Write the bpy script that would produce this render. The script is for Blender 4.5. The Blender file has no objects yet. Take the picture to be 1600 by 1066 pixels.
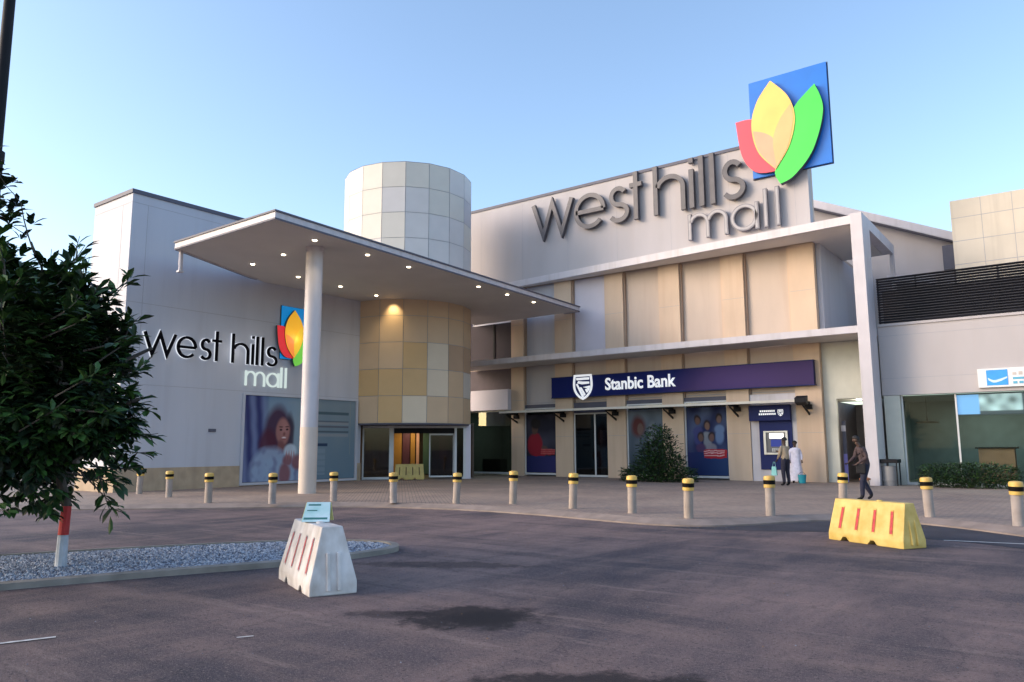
import bpy, bmesh, math, random
from mathutils import Vector, Matrix, noise
random.seed(7)
R = math.radians
scn = bpy.context.scene
COL = scn.collection

# ------------------------------------------------------------------ camera
cd = bpy.data.cameras.new('camera'); cam = bpy.data.objects.new('camera', cd); COL.objects.link(cam)
M = Matrix(((0.80184, 0.0871463, 0.59115, 0), (0.59752, -0.1091143, -0.794395, 0),
            (-0.0047257, 0.9902018, -0.1395639, 1.6), (0, 0, 0, 1)))
cam.matrix_world = M
cd.sensor_width = 36; cd.lens = 1190 / 1600 * 36; cd.clip_start = .1; cd.clip_end = 3000
scn.camera = cam
# ------------------------------------------------------------------ light
SUN_EL, SUN_AZ = R(20), math.atan2(-.72, -.70)          # azimuth measured from +Y towards +X
w = bpy.data.worlds.new('World'); scn.world = w; w.use_nodes = True
nt = w.node_tree; nt.nodes.clear()
sky = nt.nodes.new('ShaderNodeTexSky'); sky.sky_type = 'NISHITA'; sky.sun_disc = False
sky.sun_elevation = SUN_EL; sky.sun_rotation = SUN_AZ % (2 * math.pi)
sky.air_density = 1.0; sky.dust_density = 1.6; sky.ozone_density = 1.7
bg = nt.nodes.new('ShaderNodeBackground'); bg.inputs['Strength'].default_value = .15
wo = nt.nodes.new('ShaderNodeOutputWorld')
nt.links.new(sky.outputs[0], bg.inputs[0]); nt.links.new(bg.outputs[0], wo.inputs[0])
ld = bpy.data.lights.new('sun', 'SUN'); ld.energy = .78; ld.angle = R(24); ld.color = (1, .79, .66)
lo = bpy.data.objects.new('sun', ld); COL.objects.link(lo)
sd = Vector((math.sin(SUN_AZ) * math.cos(SUN_EL), math.cos(SUN_AZ) * math.cos(SUN_EL), math.sin(SUN_EL)))
lo.rotation_euler = sd.to_track_quat('Z', 'Y').to_euler()
scn.view_settings.view_transform = 'Standard'; scn.view_settings.look = 'None'
scn.view_settings.gamma = 1; scn.view_settings.exposure = 1.3
scn.render.engine = 'CYCLES'

# ------------------------------------------------------------------ materials
MATS = {}
def mat(name, c, rough=.7, var=.06, scale=3, bump=0, metal=0, c2=None, stretch=None, emit=0, spec=.5, bscale=None, det=4):
    m = bpy.data.materials.new(name); m.use_nodes = True
    n = m.node_tree; b = n.nodes['Principled BSDF']
    b.inputs['Roughness'].default_value = rough; b.inputs['Metallic'].default_value = metal
    b.inputs['Specular IOR Level'].default_value = spec
    tc = n.nodes.new('ShaderNodeTexCoord'); mp = n.nodes.new('ShaderNodeMapping')
    n.links.new(tc.outputs['Object'], mp.inputs[0])
    if stretch: mp.inputs['Scale'].default_value = stretch
    nz = n.nodes.new('ShaderNodeTexNoise'); nz.inputs['Scale'].default_value = scale; nz.inputs['Detail'].default_value = det
    n.links.new(mp.outputs[0], nz.inputs[0])
    mx = n.nodes.new('ShaderNodeMix'); mx.data_type = 'RGBA'
    rp = n.nodes.new('ShaderNodeMapRange'); rp.inputs[1].default_value = .3; rp.inputs[2].default_value = .7
    n.links.new(nz.outputs[0], rp.inputs[0]); n.links.new(rp.outputs[0], mx.inputs[0])
    a = [x * (1 - var) for x in c]; d = c2 if c2 else [min(1, x * (1 + var)) for x in c]
    mx.inputs[6].default_value = (*a, 1); mx.inputs[7].default_value = (*d, 1)
    n.links.new(mx.outputs[2], b.inputs['Base Color'])
    if emit:
        b.inputs['Emission Strength'].default_value = emit; n.links.new(mx.outputs[2], b.inputs['Emission Color'])
    if bump:
        nb = n.nodes.new('ShaderNodeTexNoise'); nb.inputs['Scale'].default_value = bscale or scale * 6; nb.inputs['Detail'].default_value = 3
        n.links.new(tc.outputs['Object'], nb.inputs[0])
        bp = n.nodes.new('ShaderNodeBump'); bp.inputs['Strength'].default_value = bump; bp.inputs['Distance'].default_value = .02
        n.links.new(nb.outputs[0], bp.inputs['Height']); n.links.new(bp.outputs[0], b.inputs['Normal'])
    MATS[name] = m
    return m
def emat(name, c, s):
    m = bpy.data.materials.new(name); m.use_nodes = True; n = m.node_tree; n.nodes.clear()
    e = n.nodes.new('ShaderNodeEmission'); e.inputs[0].default_value = (*c, 1); e.inputs[1].default_value = s
    o = n.nodes.new('ShaderNodeOutputMaterial'); n.links.new(e.outputs[0], o.inputs[0]); return m
def glassmat(name, tint, gloss=.12, rough=.03):
    m = bpy.data.materials.new(name); m.use_nodes = True; n = m.node_tree; n.nodes.clear()
    t = n.nodes.new('ShaderNodeBsdfTransparent'); t.inputs[0].default_value = (*tint, 1)
    g = n.nodes.new('ShaderNodeBsdfGlossy'); g.inputs['Roughness'].default_value = rough
    f = n.nodes.new('ShaderNodeFresnel'); f.inputs[0].default_value = 1.22
    ad = n.nodes.new('ShaderNodeMath'); ad.operation = 'ADD'; ad.inputs[1].default_value = gloss; ad.use_clamp = True
    n.links.new(f.outputs[0], ad.inputs[0])
    mx = n.nodes.new('ShaderNodeMixShader'); n.links.new(ad.outputs[0], mx.inputs[0])
    n.links.new(t.outputs[0], mx.inputs[1]); n.links.new(g.outputs[0], mx.inputs[2])
    o = n.nodes.new('ShaderNodeOutputMaterial'); n.links.new(mx.outputs[0], o.inputs[0]); return m
def vcmat(name, rough=.45, emit=0):
    m = bpy.data.materials.new(name); m.use_nodes = True; n = m.node_tree; b = n.nodes['Principled BSDF']
    v = n.nodes.new('ShaderNodeVertexColor'); v.layer_name = 'print'
    n.links.new(v.outputs[0], b.inputs['Base Color']); b.inputs['Roughness'].default_value = rough; b.inputs['Specular IOR Level'].default_value = .2
    if emit: n.links.new(v.outputs[0], b.inputs['Emission Color']); b.inputs['Emission Strength'].default_value = emit
    return m
def grime(m, z0_, z1_, col, amt, sc=2.0):
    """real dirt: splash at the foot and rain streaks, painted on the wall itself"""
    n = m.node_tree; b = n.nodes['Principled BSDF']; src = b.inputs['Base Color'].links[0].from_socket
    tc = n.nodes.new('ShaderNodeNewGeometry'); mp = n.nodes.new('ShaderNodeMapping'); mp.inputs['Scale'].default_value = (sc, sc, sc * .06); n.links.new(tc.outputs['Position'], mp.inputs[0])
    nz = n.nodes.new('ShaderNodeTexNoise'); nz.inputs['Scale'].default_value = 1.6; nz.inputs['Detail'].default_value = 5; n.links.new(mp.outputs[0], nz.inputs[0])
    rp = n.nodes.new('ShaderNodeMapRange'); rp.inputs[1].default_value = .5; rp.inputs[2].default_value = .75; rp.inputs[4].default_value = amt; n.links.new(nz.outputs[0], rp.inputs[0])
    mx = n.nodes.new('ShaderNodeMix'); mx.data_type = 'RGBA'; n.links.new(rp.outputs[0], mx.inputs[0]); n.links.new(src, mx.inputs[6]); mx.inputs[7].default_value = (*col, 1); n.links.new(mx.outputs[2], b.inputs['Base Color'])
wallgrey = mat('painted_cladding', (.48, .485, .54), .62, .05, .6, stretch=(1, 1, .25), bump=.15, bscale=30)
wallwhite = mat('white_render', (.44, .41, .415), .7, .06, .8, stretch=(1, 1, .3))
seam = mat('cladding_seam', (.36, .35, .38), .7)
shadow_gap = mat('shadow_gap_brown', (.36, .25, .18), .8)  # brown strip paints in the shadow gap beside each pilaster
coping = mat('coping_metal', (.085, .085, .12), .6)
trimwhite = mat('white_trim', (.55, .515, .54), .5, .05, 1.5)
soffit = mat('soffit_board', (.62, .58, .54), .75, .04, .7)
plinth = mat('sandstone_plinth', (.42, .32, .22), .85, .12, 3, bump=.2)
beige = mat('beige_panel', (.56, .45, .365), .75, .06, 1.0, stretch=(1, 1, .4), bump=.1)
pilm = mat('pilaster_render', (.62, .465, .335), .78, .07, 1.2, stretch=(1, 1, .4), bump=.15)
bluepan = mat('pale_lavender_panel', (.62, .58, .64), .6, .04, 1)
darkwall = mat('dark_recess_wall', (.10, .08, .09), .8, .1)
frame_m = mat('aluminium_frame', (.60, .60, .60), .4, .05)
black = mat('black_metal', (.010, .010, .013), .6, .1, spec=.2)
navy = mat('navy_vinyl', (.004, .013, .10), .6, .05, spec=.3)
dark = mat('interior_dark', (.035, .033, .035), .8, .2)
intfloor = mat('interior_floor', (.16, .14, .12), .3, .1)
glass = glassmat('shop_glass', (.55, .62, .60), .06)
glassg = glassmat('green_glass', (.72, .84, .84), .0)
limew = mat('lobby_wall', (.56, .56, .49), .6, .04)
louv = mat('louvre_slat', (.018, .019, .030), .45, .15, 6)
towerb = mat('tower_panel', (.62, .55, .45), .65, .05, 1)

for m_, c_, a_ in ((wallgrey, (.38, .37, .41), .35), (wallwhite, (.44, .39, .38), .35), (trimwhite, (.38, .34, .33), .5), (beige, (.48, .36, .28), .45), (pilm, (.52, .36, .25), .45), (plinth, (.26, .2, .15), .5), (towerb, (.42, .36, .29), .4)): grime(m_, 0, 1, c_, a_)
# ------------------------------------------------------------------ helpers
def tag(o, label=None, cat=None, group=None, kind=None):
    if label: o['label'] = label
    if cat: o['category'] = cat
    if group: o['group'] = group
    if kind: o['kind'] = kind
    return o
def empty(name, loc=(0, 0, 0), rz=0, **k):
    o = bpy.data.objects.new(name, None); COL.objects.link(o); o.location = loc; o.rotation_euler = (0, 0, rz)
    o.empty_display_size = .1
    return tag(o, **k)
def origin_of(p):
    v = Vector((0, 0, 0))
    while p: v += p.location; p = p.parent
    return v
class MB:
    """collects shapes in WORLD coordinates (or local ones when the root stands at the origin)"""
    def __init__(s): s.v = []; s.f = []; s.m = []
    def add(s, vs, fs, mi=0):
        k = len(s.v); s.v += [tuple(v) for v in vs]; s.f += [tuple(i + k for i in f) for f in fs]; s.m += [mi] * len(fs)
        return s
    def box(s, x0, x1, y0, y1, z0, z1, mi=0):
        vs = [(x, y, z) for z in (z0, z1) for x, y in ((x0, y0), (x1, y0), (x1, y1), (x0, y1))]
        return s.add(vs, [(3, 2, 1, 0), (4, 5, 6, 7), (0, 1, 5, 4), (1, 2, 6, 5), (2, 3, 7, 6), (3, 0, 4, 7)], mi)
    def prism(s, pts, z0, z1, mi=0):                                  # polygon in XY
        n = len(pts)
        a = sum(pts[i][0] * pts[(i + 1) % n][1] - pts[(i + 1) % n][0] * pts[i][1] for i in range(n))
        if a < 0: pts = pts[::-1]
        vs = [(*p, z0) for p in pts] + [(*p, z1) for p in pts]
        return s.add(vs, [tuple(range(n))[::-1], tuple(range(n, 2 * n))] + [(i, (i + 1) % n, n + (i + 1) % n, n + i) for i in range(n)], mi)
    def slab(s, pts, T, d0, d1, mi=0):                                # polygon (u,v) mapped by T(u,v,d)
        n = len(pts)
        vs = [T(u, v, d0) for u, v in pts] + [T(u, v, d1) for u, v in pts]
        return s.add(vs, [tuple(range(n))[::-1], tuple(range(n, 2 * n))] + [(i, (i + 1) % n, n + (i + 1) % n, n + i) for i in range(n)], mi)
    def ribbon(s, pts, wd, T, d0, d1, closed=False, mi=0):            # stroke of width wd
        n = len(pts); L = []; Rr = []
        for i, p in enumerate(pts):
            a = pts[i - 1] if (i or closed) else None; b = pts[(i + 1) % n] if (i < n - 1 or closed) else None
            d1_ = Vector((p[0] - a[0], p[1] - a[1])).normalized() if a else None
            d2_ = Vector((b[0] - p[0], b[1] - p[1])).normalized() if b else None
            if d1_ is None: d1_ = d2_
            if d2_ is None: d2_ = d1_
            t = (d1_ + d2_)
            t = t.normalized() if t.length > 1e-4 else d1_
            nn = Vector((-t.y, t.x)); k = wd / 2 / max(.35, nn.dot(Vector((-d2_.y, d2_.x))))
            L.append((p[0] + nn.x * k, p[1] + nn.y * k)); Rr.append((p[0] - nn.x * k, p[1] - nn.y * k))
        vs = []
        for i in range(n): vs += [T(*L[i], d0), T(*Rr[i], d0), T(*Rr[i], d1), T(*L[i], d1)]
        fs = []
        for i in range(n if closed else n - 1):
            a = 4 * i; b = 4 * ((i + 1) % n)
            for k in range(4): fs.append((a + k, a + (k + 1) % 4, b + (k + 1) % 4, b + k))
        if not closed: fs += [(0, 1, 2, 3)[::-1], (4 * n - 4, 4 * n - 3, 4 * n - 2, 4 * n - 1)]
        return s.add(vs, fs, mi)
    def lathe(s, prof, c=(0, 0, 0), seg=20, mi=0, a0=0, a1=2 * math.pi):
        full = abs(a1 - a0 - 2 * math.pi) < 1e-6; k = seg if full else seg + 1
        vs = []
        for r, z in prof:
            for i in range(k):
                a = a0 + (a1 - a0) * i / seg; vs.append((c[0] + r * math.cos(a), c[1] + r * math.sin(a), c[2] + z))
        fs = []
        for j in range(len(prof) - 1):
            for i in range(seg):
                i2 = (i + 1) % k; fs.append((j * k + i, j * k + i2, (j + 1) * k + i2, (j + 1) * k + i))
        if full: fs += [tuple(range(k))[::-1], tuple((len(prof) - 1) * k + i for i in range(k))]
        return s.add(vs, fs, mi)
    def tube(s, pts, rs, seg=8, mi=0):
        pts = [Vector(p) for p in pts]; n = len(pts)
        if not isinstance(rs, (list, tuple)): rs = [rs] * n
        vs = []
        for i, p in enumerate(pts):
            t = (pts[min(i + 1, n - 1)] - pts[max(i - 1, 0)]).normalized()
            u = t.cross(Vector((.13, .21, 1) if abs(t.z) < .9 else (1, .1, 0))).normalized(); v = t.cross(u)
            for k in range(seg):
                a = 2 * math.pi * k / seg; vs.append(p + (u * math.cos(a) + v * math.sin(a)) * rs[i])
        fs = [(i * seg + k, i * seg + (k + 1) % seg, (i + 1) * seg + (k + 1) % seg, (i + 1) * seg + k) for i in range(n - 1) for k in range(seg)]
        fs += [tuple(range(seg))[::-1], tuple((n - 1) * seg + k for k in range(seg))]
        return s.add(vs, fs, mi)
    def build(s, name, mats, parent=None, smooth=False, bevel=0, **k):
        if not isinstance(mats, (list, tuple)): mats = [mats]
        o0 = origin_of(parent)
        me = bpy.data.meshes.new(name)
        me.from_pydata([(v[0] - o0.x, v[1] - o0.y, v[2] - o0.z) for v in s.v], [], s.f)
        for m_ in mats: me.materials.append(m_)
        me.polygons.foreach_set('material_index', s.m)
        me.polygons.foreach_set('use_smooth', [smooth] * len(s.f))
        b = bmesh.new(); b.from_mesh(me); bmesh.ops.recalc_face_normals(b, faces=b.faces); b.to_mesh(me); b.free()
        if smooth: me.set_sharp_from_angle(angle=R(35))
        me.update()
        o = bpy.data.objects.new(name, me); COL.objects.link(o); o.parent = parent
        if bevel:
            bv = o.modifiers.new('bevel', 'BEVEL'); bv.width = bevel; bv.segments = 2; bv.limit_method = 'ANGLE'
        return tag(o, **k)
def copy_tree(o, parent=None):
    c = o.copy(); COL.objects.link(c); c.parent = parent
    for ch in [x for x in bpy.data.objects if x.parent == o]: copy_tree(ch, c)
    return c
def arc(cx, cy, rx, ry, a0, a1, n=16):
    return [(cx + rx * math.cos(R(a0 + (a1 - a0) * i / n)), cy + ry * math.sin(R(a0 + (a1 - a0) * i / n))) for i in range(n + 1)]
def smoothpoly(pts, n=6, closed=False):
    out = []; N = len(pts)
    for i in range(N if closed else N - 1):
        g = (lambda k: pts[k % N]) if closed else (lambda k: pts[min(max(k, 0), N - 1)])
        p0, p1, p2, p3 = g(i - 1), g(i), g(i + 1), g(i + 2)
        for j in range(n):
            t = j / n
            out.append(tuple(.5 * ((2 * p1[a]) + (p2[a] - p0[a]) * t + (2 * p0[a] - 5 * p1[a] + 4 * p2[a] - p3[a]) * t * t + (3 * p1[a] - p0[a] - 3 * p2[a] + p3[a]) * t ** 3) for a in (0, 1)))
    if not closed: out.append(pts[-1])
    return out
def FX(Y): return lambda u, v, d: (u, Y - d, v)                       # a plane facing -Y, u = X, d = proud of it
def FY(X): return lambda u, v, d: (X + d, u, v)                       # a plane facing +X, u = Y
def printed(name, T, u0, u1, v0, v1, fn, parent=None, nx=70, nz=70, d=.01, warp=0, material=None, **k):
    """a flat printed sheet; fn(s,t) gives its ink colour"""
    me = bpy.data.meshes.new(name); vs = []; fs = []
    o0 = origin_of(parent)
    for j in range(nz + 1):
        for i in range(nx + 1):
            p = T(u0 + (u1 - u0) * i / nx, v0 + (v1 - v0) * j / nz, d); vs.append((p[0] - o0.x, p[1] - o0.y, p[2] - o0.z))
    for j in range(nz):
        for i in range(nx): a = j * (nx + 1) + i; fs.append((a, a + 1, a + nx + 2, a + nx + 1))
    me.from_pydata(vs, [], fs); me.materials.append(material)
    ca = me.color_attributes.new('print', 'FLOAT_COLOR', 'POINT')
    for j in range(nz + 1):
        for i in range(nx + 1):
            s_, t_ = i / nx, j / nz; s_ += warp * noise.noise(Vector((s_ * 7, t_ * 7, 3))); t_ += warp * noise.noise(Vector((s_ * 7, t_ * 7, 9)))
            c = fn(s_, t_); ca.data[j * (nx + 1) + i].color = (*c, 1)
    o = bpy.data.objects.new(name, me); COL.objects.link(o); o.parent = parent
    so = o.modifiers.new('thick', 'SOLIDIFY'); so.thickness = .004; so.offset = 0
    return tag(o, **k)
def text(name, s, size, mat_, T, u, v, sx=1, d=.02, depth=.02, bold=0, parent=None, **k):
    c = bpy.data.curves.new(name, 'FONT'); c.body = s; c.size = size; c.extrude = 0; c.offset = bold; c.resolution_u = 4
    o = bpy.data.objects.new(name, c); COL.objects.link(o)
    bpy.context.view_layer.update()
    dg = bpy.context.evaluated_depsgraph_get(); me = bpy.data.meshes.new_from_object(o.evaluated_get(dg))
    bpy.data.objects.remove(o)
    b = bmesh.new(); b.from_mesh(me)
    r = bmesh.ops.extrude_face_region(b, geom=b.faces[:])
    for e in r['geom']:
        if isinstance(e, bmesh.types.BMVert): e.co.z += depth
    o0 = origin_of(parent)
    for q in b.verts: p = T(u + q.co.x * sx, v + q.co.y, d + q.co.z); q.co = Vector(p) - o0
    bmesh.ops.recalc_face_normals(b, faces=b.faces)
    b.to_mesh(me); b.free(); me.materials.clear(); me.materials.append(mat_)
    o = bpy.data.objects.new(name, me); COL.objects.link(o); o.parent = parent
    return tag(o, **k)

# ================================================================== SETTING
def ground_mat():
    m = bpy.data.materials.new('worn_asphalt'); m.use_nodes = True; n = m.node_tree; b = n.nodes['Principled BSDF']
    tc = n.nodes.new('ShaderNodeTexCoord')
    def noi(sc, det=5, w_=None, ro=.6):
        q = n.nodes.new('ShaderNodeTexNoise'); q.inputs['Scale'].default_value = sc; q.inputs['Detail'].default_value = det; q.inputs['Roughness'].default_value = ro
        mp = n.nodes.new('ShaderNodeMapping')
        if w_: mp.inputs['Scale'].default_value = w_; mp.inputs['Rotation'].default_value = (0, 0, R(-37))
        n.links.new(tc.outputs['Object'], mp.inputs[0]); n.links.new(mp.outputs[0], q.inputs[0]); return q.outputs[0]
    def rng(s, a, b_, c=0, d=1):
        q = n.nodes.new('ShaderNodeMapRange'); q.inputs[1].default_value = a; q.inputs[2].default_value = b_; q.inputs[3].default_value = c; q.inputs[4].default_value = d
        n.links.new(s, q.inputs[0]); return q.outputs[0]
    def mix(f, a, b_, mode='MIX'):
        q = n.nodes.new('ShaderNodeMix'); q.data_type = 'RGBA'; q.blend_type = mode
        if isinstance(f, float): q.inputs[0].default_value = f
        else: n.links.new(f, q.inputs[0])
        for s, x in ((6, a), (7, b_)):
            if isinstance(x, tuple): q.inputs[s].default_value = (*x, 1)
            else: n.links.new(x, q.inputs[s])
        return q.outputs[2]
    base = mix(rng(noi(.35, 4, (1, .45, 1)), .40, .60), (.062, .052, .066), (.215, .150, .145))
    base = mix(rng(noi(.9, 6, (.35, 1.2, 1)), .45, .75, 0, .65), base, (.32, .215, .185))
    base = mix(rng(noi(.6, 5, (1, .3, 1)), .50, .66, 0, .8), base, (.038, .035, .052))
    base = mix(rng(noi(.7, 5, (.22, 2.4, 1)), .53, .66, 0, .6), base, (.045, .040, .052))
    base = mix(rng(noi(1.1, 6, (.3, 2.6, 1), .7), .56, .68, 0, .5), base, (.30, .22, .20))
    base = mix(rng(noi(2.2, 7, (1, .35, 1)), .5, .7, 0, .55), base, (.20, .138, .128))
    base = mix(rng(noi(7, 6, (1, .4, 1)), .5, .72, 0, .5), base, (.07, .06, .07))
    base = mix(rng(noi(34, 4, None, .75), .54, .66, 0, .6), base, (.29, .23, .21))
    base = mix(rng(noi(110, 2), .58, .68, 0, .7), base, (.36, .31, .29))
    base = mix(rng(noi(26, 4, None, .75), .55, .66, 0, .75), base, (.022, .02, .024))
    vc = n.nodes.new('ShaderNodeTexVoronoi'); vc.feature = 'DISTANCE_TO_EDGE'; vc.inputs['Scale'].default_value = .42
    wp = n.nodes.new('ShaderNodeVectorMath'); wp.operation = 'ADD'; nw = n.nodes.new('ShaderNodeTexNoise'); nw.inputs['Scale'].default_value = 1.8; nw.inputs['Detail'].default_value = 6
    n.links.new(tc.outputs['Object'], nw.inputs[0]); n.links.new(tc.outputs['Object'], wp.inputs[0]); n.links.new(nw.outputs['Color'], wp.inputs[1]); n.links.new(wp.outputs[0], vc.inputs[0])
    base = mix(rng(vc.outputs['Distance'],   .002, .007, .3, 0), base, (.03, .026, .03))
    # oil stains (real marks on the road), shape from distance + noise
    def stain(cx, cy, rx, ry, ang, s0, amt):
        nonlocal base
        mp = n.nodes.new('ShaderNodeMapping'); mp.vector_type = 'TEXTURE'
        mp.inputs['Location'].default_value = (cx, cy, 0); mp.inputs['Rotation'].default_value = (0, 0, R(ang)); mp.inputs['Scale'].default_value = (rx, ry, 1)
        n.links.new(tc.outputs['Object'], mp.inputs[0])
        L = n.nodes.new('ShaderNodeVectorMath'); L.operation = 'LENGTH'; n.links.new(mp.outputs[0], L.inputs[0])
        ad = n.nodes.new('ShaderNodeMath'); ad.operation = 'ADD'; n.links.new(L.outputs['Value'], ad.inputs[0]); n.links.new(rng(noi(s0, 9, None, .7), .25, .75, -.5, .5), ad.inputs[1])
        base = mix(rng(ad.outputs[0], .6, 1.0, amt, 0), base, (.016, .014, .018))
    stain(-4.87, 5.87, .80, .62, 37, 4, .9)
    stain(-4.75, 5.9, .42, .36, 37, 9, .97)
    stain(-5.6, 5.5, .5, .2, 30, 5, .6)
    stain(-2.75, 4.75, 1.1, .35, 30, 4, .85)
    stain(-7.3, 8.2, 1.5, .35, 30, 4, .55)
    stain(-5.6, 1.9, .3, .06, 30, 5, .7)
    n.links.new(base, b.inputs['Base Color']); b.inputs['Roughness'].default_value = .78
    b.inputs['Specular IOR Level'].default_value = .2
    bp = n.nodes.new('ShaderNodeBump'); bp.inputs['Strength'].default_value = 1.0; bp.inputs['Distance'].default_value = .02
    n.links.new(noi(38, 5, None, .8), bp.inputs['Height']); n.links.new(bp.outputs[0], b.inputs['Normal'])
    return m
g = MB(); g.add([(-600, -600, 0), (600, -600, 0), (600, 600, 0), (-600, 600, 0)], [(0, 1, 2, 3)])
g.build('road', ground_mat(), kind='structure')

kerbline = smoothpoly([(-48, -9), (-34, 1.0), (-26, 6.6), (-21.9, 9.9), (-19.8, 11.7), (-17.4, 13.9), (-15.6, 15.0), (-13.0, 15.5), (-10.7, 15.35),
                       (-9.0, 15.0), (-7.5, 14.75), (-6.4, 15.0), (-5.6, 16.0), (-4.9, 17.4), (-4.0, 18.1), (-2.9, 18.0), (-1.3, 16.8), (1.8, 13.6), (7, 8), (20, -6)], 5)
def paver_mat():
    m = bpy.data.materials.new('brick_pavers'); m.use_nodes = True; n = m.node_tree; b = n.nodes['Principled BSDF']
    tc = n.nodes.new('ShaderNodeTexCoord'); mp = n.nodes.new('ShaderNodeMapping'); mp.inputs['Rotation'].default_value = (0, 0, R(45))
    n.links.new(tc.outputs['Object'], mp.inputs[0])
    br = n.nodes.new('ShaderNodeTexBrick'); br.inputs['Scale'].default_value = 1.0; br.inputs['Brick Width'].default_value = .21; br.inputs['Row Height'].default_value = .105
    br.inputs['Mortar Size'].default_value = .006; br.inputs['Color1'].default_value = (.36, .27, .21, 1); br.inputs['Color2'].default_value = (.28, .215, .18, 1); br.inputs['Mortar'].default_value = (.1, .085, .075, 1)
    n.links.new(mp.outputs[0], br.inputs[0])
    nz = n.nodes.new('ShaderNodeTexNoise'); nz.inputs['Scale'].default_value = .5; nz.inputs['Detail'].default_value = 6; n.links.new(tc.outputs['Object'], nz.inputs[0])
    rp = n.nodes.new('ShaderNodeMapRange'); rp.inputs[1].default_value = .35; rp.inputs[2].default_value = .7; n.links.new(nz.outputs[0], rp.inputs[0])
    mx = n.nodes.new('ShaderNodeMix'); mx.data_type = 'RGBA'; mx.blend_type = 'MULTIPLY'; n.links.new(rp.outputs[0], mx.inputs[0])
    n.links.new(br.outputs[0], mx.inputs[6]); mx.inputs[7].default_value = (.72, .70, .74, 1)
    n.links.new(mx.outputs[2], b.inputs['Base Color']); b.inputs['Roughness'].default_value = .8
    bp = n.nodes.new('ShaderNodeBump'); bp.inputs['Strength'].default_value = .4; bp.inputs['Distance'].default_value = .005; bp.invert = True
    n.links.new(br.outputs[1], bp.inputs['Height']); n.links.new(bp.outputs[0], b.inputs['Normal'])
    return m
inner = []
for i, p in enumerate(kerbline):
    a = kerbline[max(i - 1, 0)]; c = kerbline[min(i + 1, len(kerbline) - 1)]
    t = Vector((c[0] - a[0], c[1] - a[1])).normalized(); inner.append((p[0] - t.y * .32, p[1] + t.x * .32))
pav = MB(); pav.prism(inner + [(30, 20), (30, 60), (-60, 60), (-60, -2)], -.1, .12)
pav.build('pavement', paver_mat(), kind='structure')
kb = MB()
for i in range(len(kerbline) - 1):
    a, b_, c, d = kerbline[i], kerbline[i + 1], inner[i + 1], inner[i]
    kb.add([(*a, -.1), (*b_, -.1), (*c, -.1), (*d, -.1), (*a, .03), (*b_, .03), (*c, .124), (*d, .124)], [(0, 1, 5, 4), (4, 5, 6, 7), (2, 3, 7, 6)])
kb.build('kerb', mat('kerb_concrete', (.24, .19, .165), .85, .2, 2.5, bump=.3), kind='structure')

newasph = mat('dark_new_asphalt', (.045, .043, .055), .8, .25, 1.2, bump=.5, bscale=80, spec=.3)
q = MB(); outer = [p for p in kerbline if -7.4 < p[0] < 12]
q.add([(*p, .004) for p in [(p[0] + .02, p[1] - .05) for p in outer] + [(12, 2), (6, 7), (2.0, 11.6), (.3, 13.9), (-1.6, 15.0), (-3.6, 15.6), (-5.2, 14.9), (-6.6, 14.5)]],
      [tuple(range(len(outer) + 8))])
q.build('road_patch', newasph, kind='structure')
linem = mat('worn_white_paint', (.5, .49, .48), .7, .25, 12)
def roadline(x0, y0, x1, y1, wd=.1):
    t = Vector((x1 - x0, y1 - y0)).normalized() * wd / 2
    q = MB(); q.add([(x0 - t.y, y0 + t.x, .008), (x0 + t.y, y0 - t.x, .008), (x1 + t.y, y1 - t.x, .008), (x1 - t.y, y1 + t.x, .008)], [(0, 1, 2, 3)])
    q.build('road_marking', linem, kind='structure')
roadline(-8.3, .4, -7.27, 3.15, .05); roadline(-2.08, 15.15, 2.4, 19.4 - 3.6, .08); roadline(-5.97, 4.05, -5.90, 4.17, .03)

# traffic island with gravel
isl = smoothpoly([(-16, -1.5), (-13.3, 4.4), (-12.45, 6.2), (-11.45, 7.9), (-10.45, 8.95), (-9.5, 9.25), (-8.85, 8.85), (-8.75, 8.1), (-8.95, 6.9), (-9.45, 5.7), (-9.85, 4.7), (-10.4, 3.2), (-12.2, -1.5), (-13.9, -2.8)], 6, True)
cx_ = sum(p[0] for p in isl) / len(isl); cy_ = sum(p[1] for p in isl) / len(isl)
def inset(poly, d):
    o = []; N = len(poly)
    for i in range(N):
        a = poly[i - 1]; c = poly[(i + 1) % N]; t = Vector((c[0] - a[0], c[1] - a[1])).normalized()
        o.append((poly[i][0] + t.y * d, poly[i][1] - t.x * d))
    return o
isi = inset(isl, .13)
kb = MB(); N = len(isl)
for i in range(N):
    a, b_, c, d = isl[i], isl[(i + 1) % N], isi[(i + 1) % N], isi[i]
    kb.add([(*a, -.05), (*b_, -.05), (*a, .075), (*b_, .075), (*c, .085), (*d, .085), (*c, 0), (*d, 0)], [(0, 1, 3, 2), (2, 3, 4, 5), (5, 4, 6, 7)])
kb.build('island_kerb', mat('island_kerb_concrete', (.24, .215, .19), .85, .25, 3, bump=.4), kind='structure')
gm = bpy.data.materials.new('gravel_bed'); gm.use_nodes = True; n = gm.node_tree; b = n.nodes['Principled BSDF']
tc = n.nodes.new('ShaderNodeTexCoord'); vo = n.nodes.new('ShaderNodeTexVoronoi'); vo.inputs['Scale'].default_value = 22
n.links.new(tc.outputs['Object'], vo.inputs[0]); rp = n.nodes.new('ShaderNodeValToRGB')
rp.color_ramp.elements[0].color = (.10, .11, .14, 1); rp.color_ramp.elements[1].color = (.42, .45, .50, 1)
sp = n.nodes.new('ShaderNodeSeparateColor'); n.links.new(vo.outputs['Color'], sp.inputs[0]); n.links.new(sp.outputs[0], rp.inputs[0]); n.links.new(rp.outputs[0], b.inputs['Base Color'])
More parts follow.
